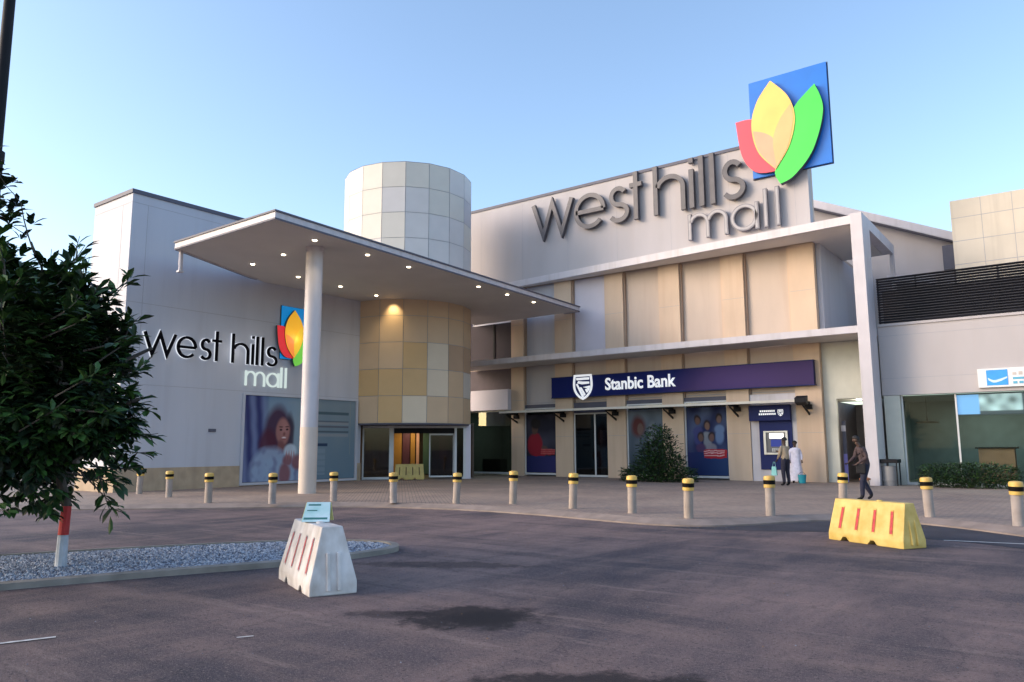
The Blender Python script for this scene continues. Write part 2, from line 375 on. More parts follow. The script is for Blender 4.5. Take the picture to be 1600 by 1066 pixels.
bp = n.nodes.new('ShaderNodeBump'); bp.invert = True; bp.inputs['Distance'].default_value = .03; n.links.new(vo.outputs['Distance'], bp.inputs['Height']); n.links.new(bp.outputs[0], b.inputs['Normal'])
q = MB(); q.add([(*p, .05) for p in isi], [tuple(range(N))])
q.build('traffic_island', gm, kind='structure')
def inside(p, poly):
    c = False; j = len(poly) - 1
    for i in range(len(poly)):
        if (poly[i][1] > p[1]) != (poly[j][1] > p[1]) and p[0] < (poly[j][0] - poly[i][0]) * (p[1] - poly[i][1]) / (poly[j][1] - poly[i][1]) + poly[i][0]: c = not c
        j = i
    return c
peb = [mat('pebble_%s' % k, c, .75, .15, 8) for k, c in dict(pale=(.38, .41, .47), grey=(.20, .225, .28), dark=(.075, .085, .12)).items()]
q = MB(); ins2 = inset(isi, .03); cnt = 0
while cnt < 26000:
    x = random.uniform(-14.5, -8.7); y = random.uniform(1, 9.4)
    if not inside((x, y), ins2): continue
    cnt += 1; s = random.uniform(.012, .028); a = random.uniform(0, 3.1); z = .05 + s * .35
    ca, sa = math.cos(a) * s, math.sin(a) * s; k = random.uniform(.55, .9)
    q.add([(x + ca, y + sa, z), (x - sa * k, y + ca * k, z), (x - ca, y - sa, z), (x + sa * k, y - ca * k, z), (x, y, z + s * .6)],
          [(0, 1, 4), (1, 2, 4), (2, 3, 4), (3, 0, 4)], random.choice((0, 0, 1, 1, 2)))
q.build('gravel', peb, label='pale blue grey stones covering the traffic island', cat='gravel', kind='stuff')

q = MB()
for _ in range(1300):
    x = random.uniform(-14, 3); y = random.uniform(1.5, 14.6)
    if inside((x, y), isl): continue
    if random.random() < .5: k = random.choice(kerbline[40:90]); x = k[0] + random.gauss(0, .35); y = k[1] - abs(random.gauss(0, .35)) - .03
    s = random.uniform(.004, .012); a = random.uniform(0, 3.1); ca, sa = math.cos(a) * s, math.sin(a) * s; z = .006
    q.add([(x + ca, y + sa, z), (x - sa * .7, y + ca * .7, z), (x - ca, y - sa, z), (x + sa * .7, y - ca * .7, z), (x, y, z + s * .7)], [(0, 1, 4), (1, 2, 4), (2, 3, 4), (3, 0, 4)], random.choice((1, 2, 2, 3)))
q.build('grit', peb + [mat('dry_leaf_bits', (.20, .11, .05), .8)], label='small loose stones and dry leaf bits scattered over the asphalt', cat='grit', kind='stuff')
# ================================================================== MALL
XW = -27.6; YF = 33.9
mall = empty('mall_building', (-20, 34, 0), label='large cream and grey shopping mall with round panelled tower, entrance canopy and bank frontage', cat='building')
# ---- left wing
q = MB(); q.box(XW - 2.93, XW, 13.5, 24.98, .95, 11.1)
for z in (3.98, 7.0, 10.75): q.box(XW, XW + .004, 13.52, 24.97, z, z + .018, 1)
for y in (14.1,): q.box(XW, XW + .004, y, y + .015, .97, 10.75, 1)
for z in (7.0, 10.75): q.box(XW - 2.9, XW - .02, 13.496, 13.5, z, z + .018, 1)
q.box(XW - .7, XW - .68, 13.496, 13.5, .97, 10.75, 1)
q.build('wing_wall', [wallgrey, seam], mall)
q = MB(); q.box(XW - 2.98, XW + .05, 13.45, 25.3, 11.1, 11.25); q.build('wing_coping', coping, mall)
q = MB(); q.box(XW - 2.9, XW + .03, 13.47, 18.5, .12, .949); q.box(XW - 2.9, XW - .02, 18.5, 24.98, .12, .949); q.box(XW - .019, XW + .03, 24.73, 25.0, .12, .949); q.build('wing_plinth', plinth, mall)
q = MB(); q.box(XW + .001, XW + .05, 17.05, 17.35, 2.3, 2.42); q.build('wall_vent', coping, mall)
# display window with frame
q = MB(); T = FY(XW)
for u0, u1, v0, v1 in ((18.5, 18.6, .16, 3.9), (24.6, 24.72, .16, 3.9), (18.6, 24.6, 3.84, 3.9), (18.6, 24.6, .16, .26)): q.slab([(u0, v0), (u1, v0), (u1, v1), (u0, v1)], T, .002, .09)
wf = q.build('display_window', wallgrey, mall)
q = MB(); q.box(XW + .002, XW + .012, 18.6, 24.6, .26, 3.84); q.build('window_backing', darkwall, wf)

# ---- drum
DC = (-27.72, 28.12); DR = 3.34
facing = math.atan2(-DC[1], -DC[0])                                    # towards the forecourt
drumpal = [mat('panel_' + k, c, .55, .03, 1.5) for k, c in dict(cream=(.66, .56, .43), tan=(.60, .44, .29), gold=(.58, .39, .19), brown=(.48, .33, .22), pale=(.62, .57, .51),
          grey=(.53, .51, .52), olive=(.38, .33, .23), white=(.62, .59, .57), ivory=(.64, .60, .53)).items()]
PI_ = dict(zip('c t g b p y o w i'.split(), range(9)))
rows = ['ygccpcwybt', 'tgcpgbottc', 'tgctwtbcpt', 'tpgcbbttyc', 'ctttccyttt', 'gttcttytcp', 'wiiwiwwiiw', 'iwwiyiwiiw', 'wiiwiwyiwi', 'wiwwiiwwiw']
lower = {0: 'tgctttp', 1: 'gggctpo', 2: 'ttgcbby', 3: 'ttttttt', 4: 'tttttty'}
q = MB(); seg = 18; z0 = 2.80; dz = 1.277
phase = facing - R(23) - R(40)                                         # first joint left of centre
jm = len(drumpal)
for k in range(seg):
    a0 = phase + k * R(20); a1 = a0 + R(20)
    for r in range(10):
        za = z0 + r * dz; zb = za + dz; g_ = .012; aa = g_ / DR
        if r in lower and 0 <= (k - 1) < 7: mi = PI_[lower[r][k - 1]]
        else: mi = PI_[rows[r][(k * 7 + r * 3) % 10]]
        if 5 <= r and r < 10: mi = PI_[rows[r][(k * 7 + r * 3) % 10]]
        P_ = [(DC[0] + DR * math.cos(a), DC[1] + DR * math.sin(a)) for a in (a0 + aa, a1 - aa)]
        q.add([(*P_[0], za + g_), (*P_[1], za + g_), (*P_[1], zb - g_), (*P_[0], zb - g_)], [(0, 1, 2, 3)], mi)
Ri = DR - .02
for k in range(seg):
    a0 = phase + k * R(20); a1 = a0 + R(20)
    P_ = [(DC[0] + Ri * math.cos(a), DC[1] + Ri * math.sin(a)) for a in (a0, a1)]
    q.add([(*P_[0], z0), (*P_[1], z0), (*P_[1], z0 + 12.79), (*P_[0], z0 + 12.79)], [(0, 1, 2, 3)], jm)
q.add([(DC[0] + DR * math.cos(phase + k * R(20)), DC[1] + DR * math.sin(phase + k * R(20)), z0) for k in range(seg)], [tuple(range(seg))], jm)
q.add([(DC[0] + DR * math.cos(phase + k * R(20)), DC[1] + DR * math.sin(phase + k * R(20)), z0 + 12.78) for k in range(seg)], [tuple(range(seg))], jm)
q.build('round_tower', drumpal + [seam], mall, label='round panelled tower above the entrance doors')
q = MB(); q.lathe([(DR - .02, 0), (DR + .03, 0), (DR + .03, .06), (DR - .02, .06)], (*DC, z0 - .07), 54); q.build('tower_skirt', coping, mall)

# ---- entrance under the drum (own axes: t along the glass front, s into the building)
dv = Vector((-.702, .712)); ev = Vector((.712, .702)); E0 = Vector((-26.89, 27.27))
def TE(t, z, d=0): p = E0 + ev * t - dv * d; return (p.x, p.y, z)
def ebox(q, t0, t1, d0, d1, z_0, z_1, mi=0):
    q.slab([(t0, z_0), (t1, z_0), (t1, z_1), (t0, z_1)], TE, d0, d1, mi)
q = MB(); ebox(q, -2.08, 3.0, -.12, 0, 2.62, 2.76)
for t0, t1 in ((-2.08, -2.0), (-.78, -.56), (2.42, 2.54), (2.87, 3.0)): ebox(q, t0, t1, -.12, .02, .12, 2.619)
ebox(q, -1.999, -.781, -.1, 0, .12, .24); ebox(q, 2.541, 2.869, -.1, 0, .12, .22)
ed = q.build('entrance_frame', frame_m, mall)
q = MB(); ebox(q, -1.999, -.781, -.06, -.05, .241, 2.618); q.build('side_pane', glassmat('side_glass', (.45, .45, .40), .04), ed)
q = MB(); ebox(q, 2.541, 2.869, -.06, -.05, .221, 2.618); q.build('side_pane', glassg, ed)
q = MB(); ebox(q, -.559, 2.419, -.09, -.03, 2.36, 2.618); q.build('door_header', black, ed)
q = MB()
for t0, t1, z_0, z_1 in ((1.18, 1.24, .2, 2.35), (2.36, 2.41, .2, 2.35), (1.241, 2.359, .2, .28), (1.241, 2.359, 2.27, 2.35)): ebox(q, t0, t1, -.2, -.14, z_0, z_1)
sdoor = q.build('sliding_door', frame_m, mall)
q = MB(); ebox(q, 1.241, 2.359, -.175, -.165, .281, 2.269); q.build('door_pane', glassmat('door_glass', (.4, .4, .4), .03), sdoor)
q = MB(); ebox(q, 3.0, 3.24, -1.0, .02, .12, 2.79); q.build('entrance_jamb', bluepan, mall)
# lobby room behind the doors
q = MB(); ebox(q, -2.3, 3.4, -6.1, -6, .12, 2.9); ebox(q, -2.4, -2.3, -6, -.3, .12, 2.9); ebox(q, 3.4, 3.5, -6, -1.1, .12, 2.9); ebox(q, -2.3, 3.4, -6, -.13, 2.77, 2.79)
q.build('lobby_wall', mat('lobby_brown', (.10, .07, .05), .7, .2), mall)
q = MB(); ebox(q, -2.3, 3.4, -6, 0, .121, .13); q.build('lobby_floor', intfloor, mall)
for t, wd, nm, c in ((-.75, .55, 'amber_board', (.42, .22, .04)), (-.15, .4, 'plum_board', (.10, .03, .05)), (.3, .25, 'amber_board', (.42, .20, .04)), (.62, .16, 'pink_strip', (.7, .4, .28)), (1.0, .5, 'green_board', (.06, .13, .09)), (1.9, .5, 'plum_board', (.08, .03, .05))):
    q = MB(); ebox(q, t, t + wd, -5.6, -5.4, .2, 2.6); q.build('shopfront_board', MATS.get(nm) or mat(nm, c, .5), mall)
for t in (1.4, 1.75, 2.1, 2.45):
    q = MB(); ebox(q, t, t + .28, -3.2, -2.9, .13, 1.05); q.build('lobby_crate', MATS.get('dusk_blue') or mat('dusk_blue', (.02, .03, .06), .5), mall)
q = MB(); ebox(q, -1.6, -1.25, -.3, -.28, 1.0, 2.2); q.build('door_notice', mat('notice_buff', (.22, .17, .15), .7, .3, 5), mall)
pl = bpy.data.lights.new('lobby_fill', 'AREA'); pl.energy = 14; pl.size = 1.4; pl.color = (1, .76, .45)  # added fill lamp, lifts the dark lobby behind the doors
po = bpy.data.objects.new('lobby_fill', pl); COL.objects.link(po); p = TE(.3, 2.7, -4.3); po.location = p

# ---- main canopy
soff = [(-25.1, 13.6), (-19.35, 13.6), (-20.65, 33.5), (XW + .3, 33.85), (-26.9, 26), (-26.85, 23.9), (-26.95, 22.0), (-27.1, 20.6), (-27.25, 19.2), (-26.75, 17.4), (-25.9, 15.6)]
soff = [(-25.35, 14.05), (-19.5, 13.95), (-20.65, 33.6), (-27.9, 33.85), (-27.58, 33), (-27.58, 19.3), (-27.2, 18.4), (-26.75, 17.3), (-26.15, 15.9)]
CZ = 8.7
q = MB(); q.prism(soff, CZ, CZ + .05); cs = q.build('canopy', soffit, mall, label='white flat canopy with downlights over the entrance')
def offs(poly, d):
    a = sum(poly[i][0] * poly[(i + 1) % len(poly)][1] - poly[(i + 1) % len(poly)][0] * poly[i][1] for i in range(len(poly)))
    out = []; N = len(poly); sg = 1 if a > 0 else -1
    for i in range(N):
        p = Vector(poly[i]); e1 = (p - Vector(poly[i - 1])).normalized(); e2 = (Vector(poly[(i + 1) % N]) - p).normalized()
        n1 = Vector((e1.y, -e1.x)) * sg; n2 = Vector((e2.y, -e2.x)) * sg; m_ = (n1 + n2).normalized(); out.append(tuple(p + m_ * d / max(.4, m_.dot(n1))))
    return out
front = [(XW + .35, 18.75), (-27.2, 18.4), (-26.75, 17.3), (-26.15, 15.9), (-25.35, 14.05), (-19.5, 13.95), (-20.65, 33.6), (-21.6, 33.65)]
def wallstrip(q, line, d0, d1, z0_, z1_, mi=0):
    N = len(line); A = []; B = []
    for i, p in enumerate(line):
        p = Vector(p); e1 = (p - Vector(line[max(i - 1, 0)])); e2 = (Vector(line[min(i + 1, N - 1)]) - p)
        e1 = e1.normalized() if e1.length else e2.normalized(); e2 = e2.normalized() if e2.length else e1
        n1 = Vector((e1.y, -e1.x)); n2 = Vector((e2.y, -e2.x)); m_ = (n1 + n2).normalized(); k = 1 / max(.4, m_.dot(n1))
        A.append(p + m_ * d0 * k); B.append(p + m_ * d1 * k)
    for i in range(N - 1):
        q.add([(*A[i], z0_), (*A[i + 1], z0_), (*B[i + 1], z0_), (*B[i], z0_), (*A[i], z1_), (*A[i + 1], z1_), (*B[i + 1], z1_), (*B[i], z1_)],
              [(0, 1, 2, 3), (4, 5, 6, 7), (0, 1, 5, 4), (1, 2, 6, 5), (2, 3, 7, 6), (3, 0, 4, 7)], mi)
q = MB(); wallstrip(q, front, -.05, .04, CZ - .03, CZ + .20); q.build('fascia', trimwhite, cs)
q = MB(); wallstrip(q, front, -.12, .08, CZ + .201, CZ + .26); wallstrip(q, front, .041, .055, CZ - .045, CZ + .01); q.build('edge_trim', coping, cs)
q = MB(); q.prism(offs(soff, -.1), CZ + .1, CZ + .19); q.build('roof_deck', seam, cs)
q = MB(); q.tube([(-25.45, 14.3, 8.7), (-25.45, 14.3, 7.95)], .07, 8); q.box(-25.54, -25.36, 14.21, 14.39, 7.9, 7.96); q.build('drain_spout', trimwhite, cs)
lampm = emat('lamp_glow', (1, .84, .58), 5)
dl = None
spots = [(-25.1, 17.02), (-22.96, 16.84), (-20.5, 16.28), (-25.53, 19.49), (-25.61, 21.81), (-20.55, 18.74), (-25.83, 24.15), (-20.68, 21.02), (-20.85, 25.56), (-20.9, 27.73), (-21.0, 30.01)]
for i, (x, y) in enumerate(spots):
    if dl is None:
        m1 = MB(); m1.lathe([(.11, .01), (.11, .03)], (0, 0, 0), 20); m2 = MB(); m2.lathe([(.075, -.012), (.075, .009)], (0, 0, 0), 20)
        dl = bpy.data.objects.new('downlight', bpy.data.meshes.new('downlight'))
        me = dl.data; mm = MB(); mm.add(m1.v, m1.f, 0); mm.add(m2.v, m2.f, 1); me.from_pydata(mm.v, [], mm.f)
        me.materials.append(frame_m); me.materials.append(lampm); me.polygons.foreach_set('material_index', mm.m); COL.objects.link(dl); o = dl
    else: o = dl.copy(); COL.objects.link(o)
    o.parent = cs; o.location = Vector((x, y, CZ - .032)) - Vector((-20, 34, 0))
    sl = bpy.data.lights.new('downlight_beam', 'SPOT'); sl.energy = 26; sl.spot_size = R(115); sl.spot_blend = .8; sl.color = (1, .78, .45); sl.shadow_soft_size = .08
    so = bpy.data.objects.new('downlight_beam', sl); COL.objects.link(so); so.location = (x, y, CZ - .08)
wl = bpy.data.lights.new('tower_washer', 'SPOT'); wl.energy = 45; wl.spot_size = R(80); wl.spot_blend = 1; wl.color = (1, .75, .38); wl.shadow_soft_size = .1
wo_ = bpy.data.objects.new('tower_washer', wl); COL.objects.link(wo_); wo_.location = (-25.75, 25.0, 8.62)
wo_.rotation_euler = (Vector((-25.75, 25.0, 8.62)) - Vector((-26.1, 25.9, 6.7))).to_track_quat('Z', 'Y').to_euler()
# column
q = MB(); q.lathe([(.30, .12), (.30, 2.35)], (-21.36, 16.98, 0), 36); colb = MB()
q.lathe([(.295, 2.351), (.295, CZ - .15)], (-21.36, 16.98, 0), 36, 1); q.lathe([(.32, CZ - .149), (.32, CZ)], (-21.36, 16.98, 0), 36, 1)
q.build('column', [mat('column_stain', (.58, .49, .42), .7, .12, 1.5, stretch=(1, 1, .4)), trimwhite], mall, smooth=True, label='tall round white column holding the canopy')

# ---- bank frontage
q = MB(); q.box(-31, -8.8, YF + .35, YF + 8, 3.95, 10.84); q.box(-31, -8.8, YF + .35, YF + .6, 10.85, 15.45)
q.build('front_wall', beige, mall)
q = MB()
q.box(-28.5, -8.8, YF - .08, YF + .35, 10.86, 15.45)
for x in range(-28, -9, 3): q.box(x + .6, x + .615, YF - .084, YF - .08, 10.9, 15.4, 1)
q.build('parapet', [wallwhite, seam], mall, label='high plain parapet behind the big mall letters')
q = MB(); q.box(-28.5, -8.75, YF - .13, YF + .5, 15.45, 15.6); q.build('parapet_coping', coping, mall)
# pilasters
xs = [(-25.3, -24.45), (-22.38, -21.3), (-19.26, -18.2), (-16.2, -15.12), (-13.0, -11.95), (-9.9, -8.8)]
for i, (a, b_) in enumerate(xs):
    q = MB(); q.box(a, b_, YF, YF + .4, .12, 6.05, 0); q.box(a + .01, b_, YF, YF + .4, 6.351, 10.5, 0)
    for z in (2.2, 4.2, 8.4): q.box(a + .01, b_ - .01, YF - .003, YF, z, z + .012, 1)
    q.build('pilaster', [pilm, seam], mall)
# upper panels between pilasters
bays = [(-28.5, -25.3), (-24.45, -22.38), (-21.3, -19.26), (-18.2, -16.2), (-15.12, -13.0), (-11.95, -9.9)]
for i, (a, b_) in enumerate(bays):
    q = MB()
    if i >= 2:
        q.box(a, b_, YF + .25, YF + .349, 6.351, 10.5, 0)
        q.box(b_ - .1, b_, YF + .18, YF + .249, 6.351, 10.5, 1)
    elif i == 1: q.box(a, b_, YF + .25, YF + .349, 6.351, 10.5, 0)
    else: q.box(a, b_, YF + .25, YF + .349, 6.351, 10.5, 0)
    q.box(a, a + .09, YF + .1, YF + .249, 6.351, 10.5, 2)
    q.build('upper_panel', [bluepan if i == 2 else (wallgrey if i < 2 else beige), pilm, shadow_gap], mall)
q = MB(); q.box(-28.3, -25.31, YF + .1, YF + .24, 6.6, 8.65); q.box(-26.6, -26.5, YF + .05, YF + .1, 6.6, 8.65, 1)
q.build('upper_window', [mat('canopy_shade_dark', (.045, .035, .045), .8), black], mall)  # near-black colour carries the shade under the canopy
# lower spandrels
for i, (a, b_) in enumerate(bays[1:]):
    q = MB(); q.box(a, b_, YF + .2, YF + .349, 3.95, 6.05); q.box(a, b_, YF + .19, YF + .2, 4.02, 4.05, 1); q.box(a, a + .07, YF + .1, YF + .189, 3.96, 6.05, 2)
    q.build('spandrel', [wallwhite if i == 0 else beige, seam, shadow_gap], mall)
q = MB(); q.box(-28.5, -25.31, YF - .3, YF + .3, 3.72, 4.85); q.build('entrance_bulkhead', bluepan, mall)
q = MB(); q.box(-28.5, -25.31, YF + .25, YF + .34, 4.86, 6.05); q.build('recess_wall', darkwall, mall)
# canopies
q = MB(); q.box(-28.3, -6.36, 31.95, YF, 6.06, 6.34); q.box(-8.79, -6.36, YF, 40, 6.06, 6.34); lc = q.build('lower_canopy', trimwhite, mall, label='thin white ledge above the bank sign')
q = MB(); q.box(-28.2, -6.9, 32.1, YF - .01, 6.045, 6.059); q.build('soffit', soffit, lc)
q = MB(); uc = [(-26.2, YF - .09), (-26.2, YF - .25), (-6.36, 31.95), (-6.36, 38.4), (-8.79, 38.4), (-8.79, YF - .09)]
q.prism(uc, 10.5, 10.85); ucp = q.build('upper_canopy', trimwhite, mall, label='long white ledge tapering to the left above the beige panels')
q = MB(); q.prism([(-25.5, YF - .1), (-25.5, YF - .22), (-6.8, 32.15), (-6.8, 38.2), (-8.7, 38.2), (-8.7, YF - .1)], 10.485, 10.499); q.build('soffit', soffit, ucp)
q = MB(); q.box(-6.79, -6.35, 31.93, 33.25, .12, 10.9); q.build('corner_pillar', trimwhite, mall, bevel=.01, label='tall square white pillar at the corner of the bank')
q = MB(); q.box(-6.5, -6.35, 33.251, 38.4, 10.45, 10.9); q.build('side_beam', trimwhite, mall)
q = MB(); q.box(-6.52, -6.35, 38.2, 38.4, 6.4, 10.449); q.build('rear_post', trimwhite, mall)
q = MB(); q.box(-8.8, -8.6, YF + .41, 42, 6.35, 10.5); q.build('terrace_wall', wallgrey, mall)
# shop windows of the bank
def window(a, b_, z_0=.2, z_1=3.75, mull=(), gl=glass, name='window', sill=True, **k):
    q = MB(); y0, y1 = YF + .12, YF + .2; f = .07
    q.box(a, a + f, y0, y1, z_0, z_1); q.box(b_ - f, b_, y0, y1, z_0, z_1); q.box(a + f, b_ - f, y0, y1, z_1 - f, z_1); q.box(a + f, b_ - f, y0 - .04, y1, z_0, z_0 + .1)
    for m_ in mull: q.box(m_ - .04, m_ + .04, y0, y1, z_0 + .101, z_1 - f)
    w_ = q.build(name, frame_m, mall, **k)
    q = MB(); q.box(a + f, b_ - f, y0 + .03, y0 + .04, z_0 + .1, z_1 - f); q.build('pane', gl, w_)
    return w_
q = MB()                                                                # rooms behind the glass
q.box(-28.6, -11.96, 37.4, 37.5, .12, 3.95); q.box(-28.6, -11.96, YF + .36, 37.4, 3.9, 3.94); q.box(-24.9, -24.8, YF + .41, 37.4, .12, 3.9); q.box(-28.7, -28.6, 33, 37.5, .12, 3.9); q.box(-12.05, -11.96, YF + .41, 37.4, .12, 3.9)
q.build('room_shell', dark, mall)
q = MB(); q.box(-28.6, -11.96, YF + .21, 37.4, .121, .14); q.build('room_floor', intfloor, mall)
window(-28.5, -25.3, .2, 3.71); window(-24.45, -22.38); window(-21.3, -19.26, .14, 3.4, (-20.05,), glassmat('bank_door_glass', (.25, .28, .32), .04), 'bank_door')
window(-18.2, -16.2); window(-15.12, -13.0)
for a, b_, z_ in ((-21.29, -19.27, 3.41), (-24.44, -22.39, 3.76), (-18.19, -16.21, 3.76), (-15.11, -13.01, 3.76)):
    q = MB(); q.box(a, b_, YF + .12, YF + .2, z_, 3.94); q.build('transom', coping, mall)
# shop goods and dim things inside
q = MB(); q.box(-27.9, -26.6, 34.6, 35.2, .141, 1.0); q.build('shop_counter', black, mall)
q = MB(); q.box(-25.9, -25.2, 35.4, 35.5, .6, 2.6); q.box(-27, -26.2, 36.6, 36.7, .3, 3.2, 1); q.build('shop_display', [mat('yellow_display', (.5, .42, .04), .5), mat('green_display', (.05, .16, .10), .5)], mall)
q = MB(); q.box(-19.85, -19.4, YF + .3, YF + .32, .3, 2.5); q.box(-19.85, -19.4, YF + .28, YF + .299, 2.0, 2.5, 1); q.build('door_banner', [mat('pale_banner', (.42, .55, .55), .6), mat('banner_top', (.7, .72, .74), .5)], mall)
for x, y, e, c in ((-26.3, 35.2, 45, (.8, 1, .8)), (-17, 35.5, 9, (.8, .9, 1))):
    pl = bpy.data.lights.new('shop_fill', 'AREA'); pl.energy = e; pl.size = 1; pl.color = c; po = bpy.data.objects.new('shop_fill', pl); COL.objects.link(po); po.location = (x, y, 3.8)  # added fill lamps, brighten the rooms behind the bank glass
# ---- passage right of the bank
q = MB(); q.box(-8.79, -6.8, 36.5, 36.6, 3.62, 6.05); q.box(-8.79, -6.8, YF + .5, 36.5, 3.6, 3.619); q.box(-8.79, -8.3, YF + .3, YF + .5, .12, 6.05); q.box(-8.299, -6.79, YF + .3, YF + .5, 3.62, 6.05)
q.build('passage_wall', limew, mall)
q = MB(); q.box(-8.7, -6.8, 39.4, 39.5, .12, 3.6); q.box(-6.79, -6.7, YF + .5, 39.4, .12, 3.6); q.box(-8.79, -8.7, YF + .5, 39.4, .12, 3.6); q.build('passage_lining', mat('passage_grey', (.26, .24, .25), .7, .1), mall)
q = MB(); q.box(-7.62, -7.45, YF + .8, YF + .97, 3.55, 3.599); q.build('passage_lamp', emat('passage_glow', (1, .95, .8), 5), mall)
q = MB(); q.box(-8.25, -8.1, YF + .75, YF + .8, .3, 2.7, 0); q.box(-8.25, -8.1, YF + .74, YF + .75, .12, 1.3, 1); q.box(-8.28, -8.1, YF + .73, YF + .74, 2.25, 2.5, 2); q.build('passage_door', [coping, mat('violet_strip', (.22, .2, .55), .5), trimwhite], mall)
pl = bpy.data.lights.new('passage_light', 'POINT'); pl.energy = 9; pl.shadow_soft_size = .15; pl.color = (1, .95, .8); po = bpy.data.objects.new('passage_light', pl); COL.objects.link(po); po.location = (-7.6, YF + 1.2, 3.3)
# ---- right wing
YR = 33.4
q = MB(); q.box(-6.34, 9, YR, YR + .5, 3.62, 6.4); q.box(-6.34, 9, YR - .004, YR, 4.28, 4.3, 1); q.box(-6.34, 9, YR - .004, YR, 6.0, 6.02, 1); q.box(-6.34, 9, YR - .06, YR + .5, 6.401, 6.5)
q.box(-6.3, 9, YR + .5, 44, 6.2, 6.4)
q.build('wing_band', [wallwhite, seam], mall, label='pale blank band over the right shop window')
q = MB(); q.box(-6.3, -5.72, YR + .02, YR + .3, .12, 3.61); q.build('window_jamb', limew, mall)
q = MB()
for x in (-5.71, -3.85, -1.0, 2, 5, 8): q.box(x, x + .06, YR + .2, YR + .28, .22, 3.6)
q.box(-5.71, 9, YR + .19, YR + .29, .12, .219)
wf = q.build('shop_window', frame_m, mall)
q = MB(); q.box(-5.6, 9, YR + .23, YR + .24, .22, 3.6); q.build('pane', glassg, wf)
q = MB(); q.box(-6.2, 9, 38.4, 38.5, .12, 3.61); q.box(-6.3, -6.2, YR + .4, 38.4, .12, 3.61); q.box(8.9, 9, YR + .4, 38.4, .12, 3.61); q.box(-6.2, 8.9, YR + .51, 38.4, 3.58, 3.61); q.build('shop_shell', mat('shop_grey', (.12, .125, .125), .8, .1), mall)
q = MB(); q.box(-6.2, 8.9, YR + .3, 38.4, .121, .14); q.build('shop_floor', intfloor, mall)
q = MB(); q.box(-1.2, .5, 36, 36.8, .141, 1.2); q.build('shop_counter', black, mall)
q = MB(); q.box(-3.4, -2.2, 35.5, 36.2, .141, 1.5, 0); q.box(-3.5, -2.1, 35.4, 36.3, 1.5, 1.56, 1); q.build('shop_desk', [mat('terracotta_board', (.55, .22, .12), .6), black], mall)
q = MB(); q.lathe([(.02, .32), (.04, .06), (.42, 0), (.44, .05), (.05, .1)], (-5.1, 35.4, 2.55), 20); q.tube([(-5.1, 35.4, 2.85), (-5.1, 35.4, 3.58)], .012, 6); q.build('pendant_lamp', black, mall)
pl = bpy.data.lights.new('shop_fill', 'AREA'); pl.energy = 60; pl.size = 2; pl.color = (.85, 1, .9); po = bpy.data.objects.new('shop_fill', pl); COL.objects.link(po); po.location = (-3, 36, 3.5)  # added fill lamp so the right shop interior shows
# louvre screen on the wing roof
q = MB(); k = 0; z = 6.56
while z < 8.4:
    q.add([(-6.3, 33.62, z), (9, 33.62, z), (9, 33.5, z + .055), (-6.3, 33.5, z + .055), (-6.3, 33.62, z + .015), (9, 33.62, z + .015), (9, 33.5, z + .07), (-6.3, 33.5, z + .07)],
          [(0, 1, 2, 3), (4, 5, 6, 7), (0, 1, 5, 4), (1, 2, 6, 5), (2, 3, 7, 6), (3, 0, 4, 7)]); z += .105
for x in (-6.3, -4.9, -3.5, -2.1, -.7, .7, 2.1, 3.5, 4.9, 6.3): q.box(x, x + .06, 33.63, 33.69, 6.5, 8.4)
q.build('louvre_screen', louv, mall, label='dark horizontal slat screen on top of the right wing')
q = MB(); q.box(-6.3, 9, 34.6, 34.7, 6.5, 8.1); q.build('screen_backing', dark, mall)
# rear hall with sloping roof
Yh = 42.3
q = MB(); q.slab([(-12.5, 6.4), (-4.1, 6.4), (-4.1, 11.4), (-12.5, 15.2)], FX(Yh), 0, -.2); q.build('rear_hall_wall', wallwhite, mall)
q = MB(); q.slab([(-12.5, 15.15), (-4.05, 11.3), (-4.05, 11.35), (-12.5, 15.2)], FX(42), .55, .1); q.build('eave_soffit', coping, mall)
q = MB(); q.slab([(-12.5, 15.22), (-4.05, 11.36), (-4.05, 11.78), (-12.5, 15.66)], FX(42), .62, -3); q.build('rear_roof', trimwhite, mall)
q = MB(); q.box(-4.75, -4.2, 41.6, 42.29, 10.1, 11.3); q.box(-4.7, -4.3, 41.8, 42.29, 6.4, 10.09, 1); q.build('gutter_box', [coping, seam], mall)
q = MB(); q.slab([(-7.1, 9.62), (-5.0, 9.3), (-5.0, 9.75), (-7.1, 9.95)], FX(40.5), 0, -1.7); q.build('rear_ledge', trimwhite, mall)
q = MB(); q.box(-3.9, 4, 38, 44, 6.4, 12.42)
for z in (7.4, 8.45, 9.5, 10.55, 11.6): q.box(-3.9, 4, 37.996, 38, z, z + .025, 1)
for x in (-2.75, -1.6, -.45, .7): q.box(x, x + .02, 37.996, 38, 6.4, 12.4, 1)
q.build('panelled_block', [towerb, seam], mall, label='cream tiled block rising behind the slat screen')

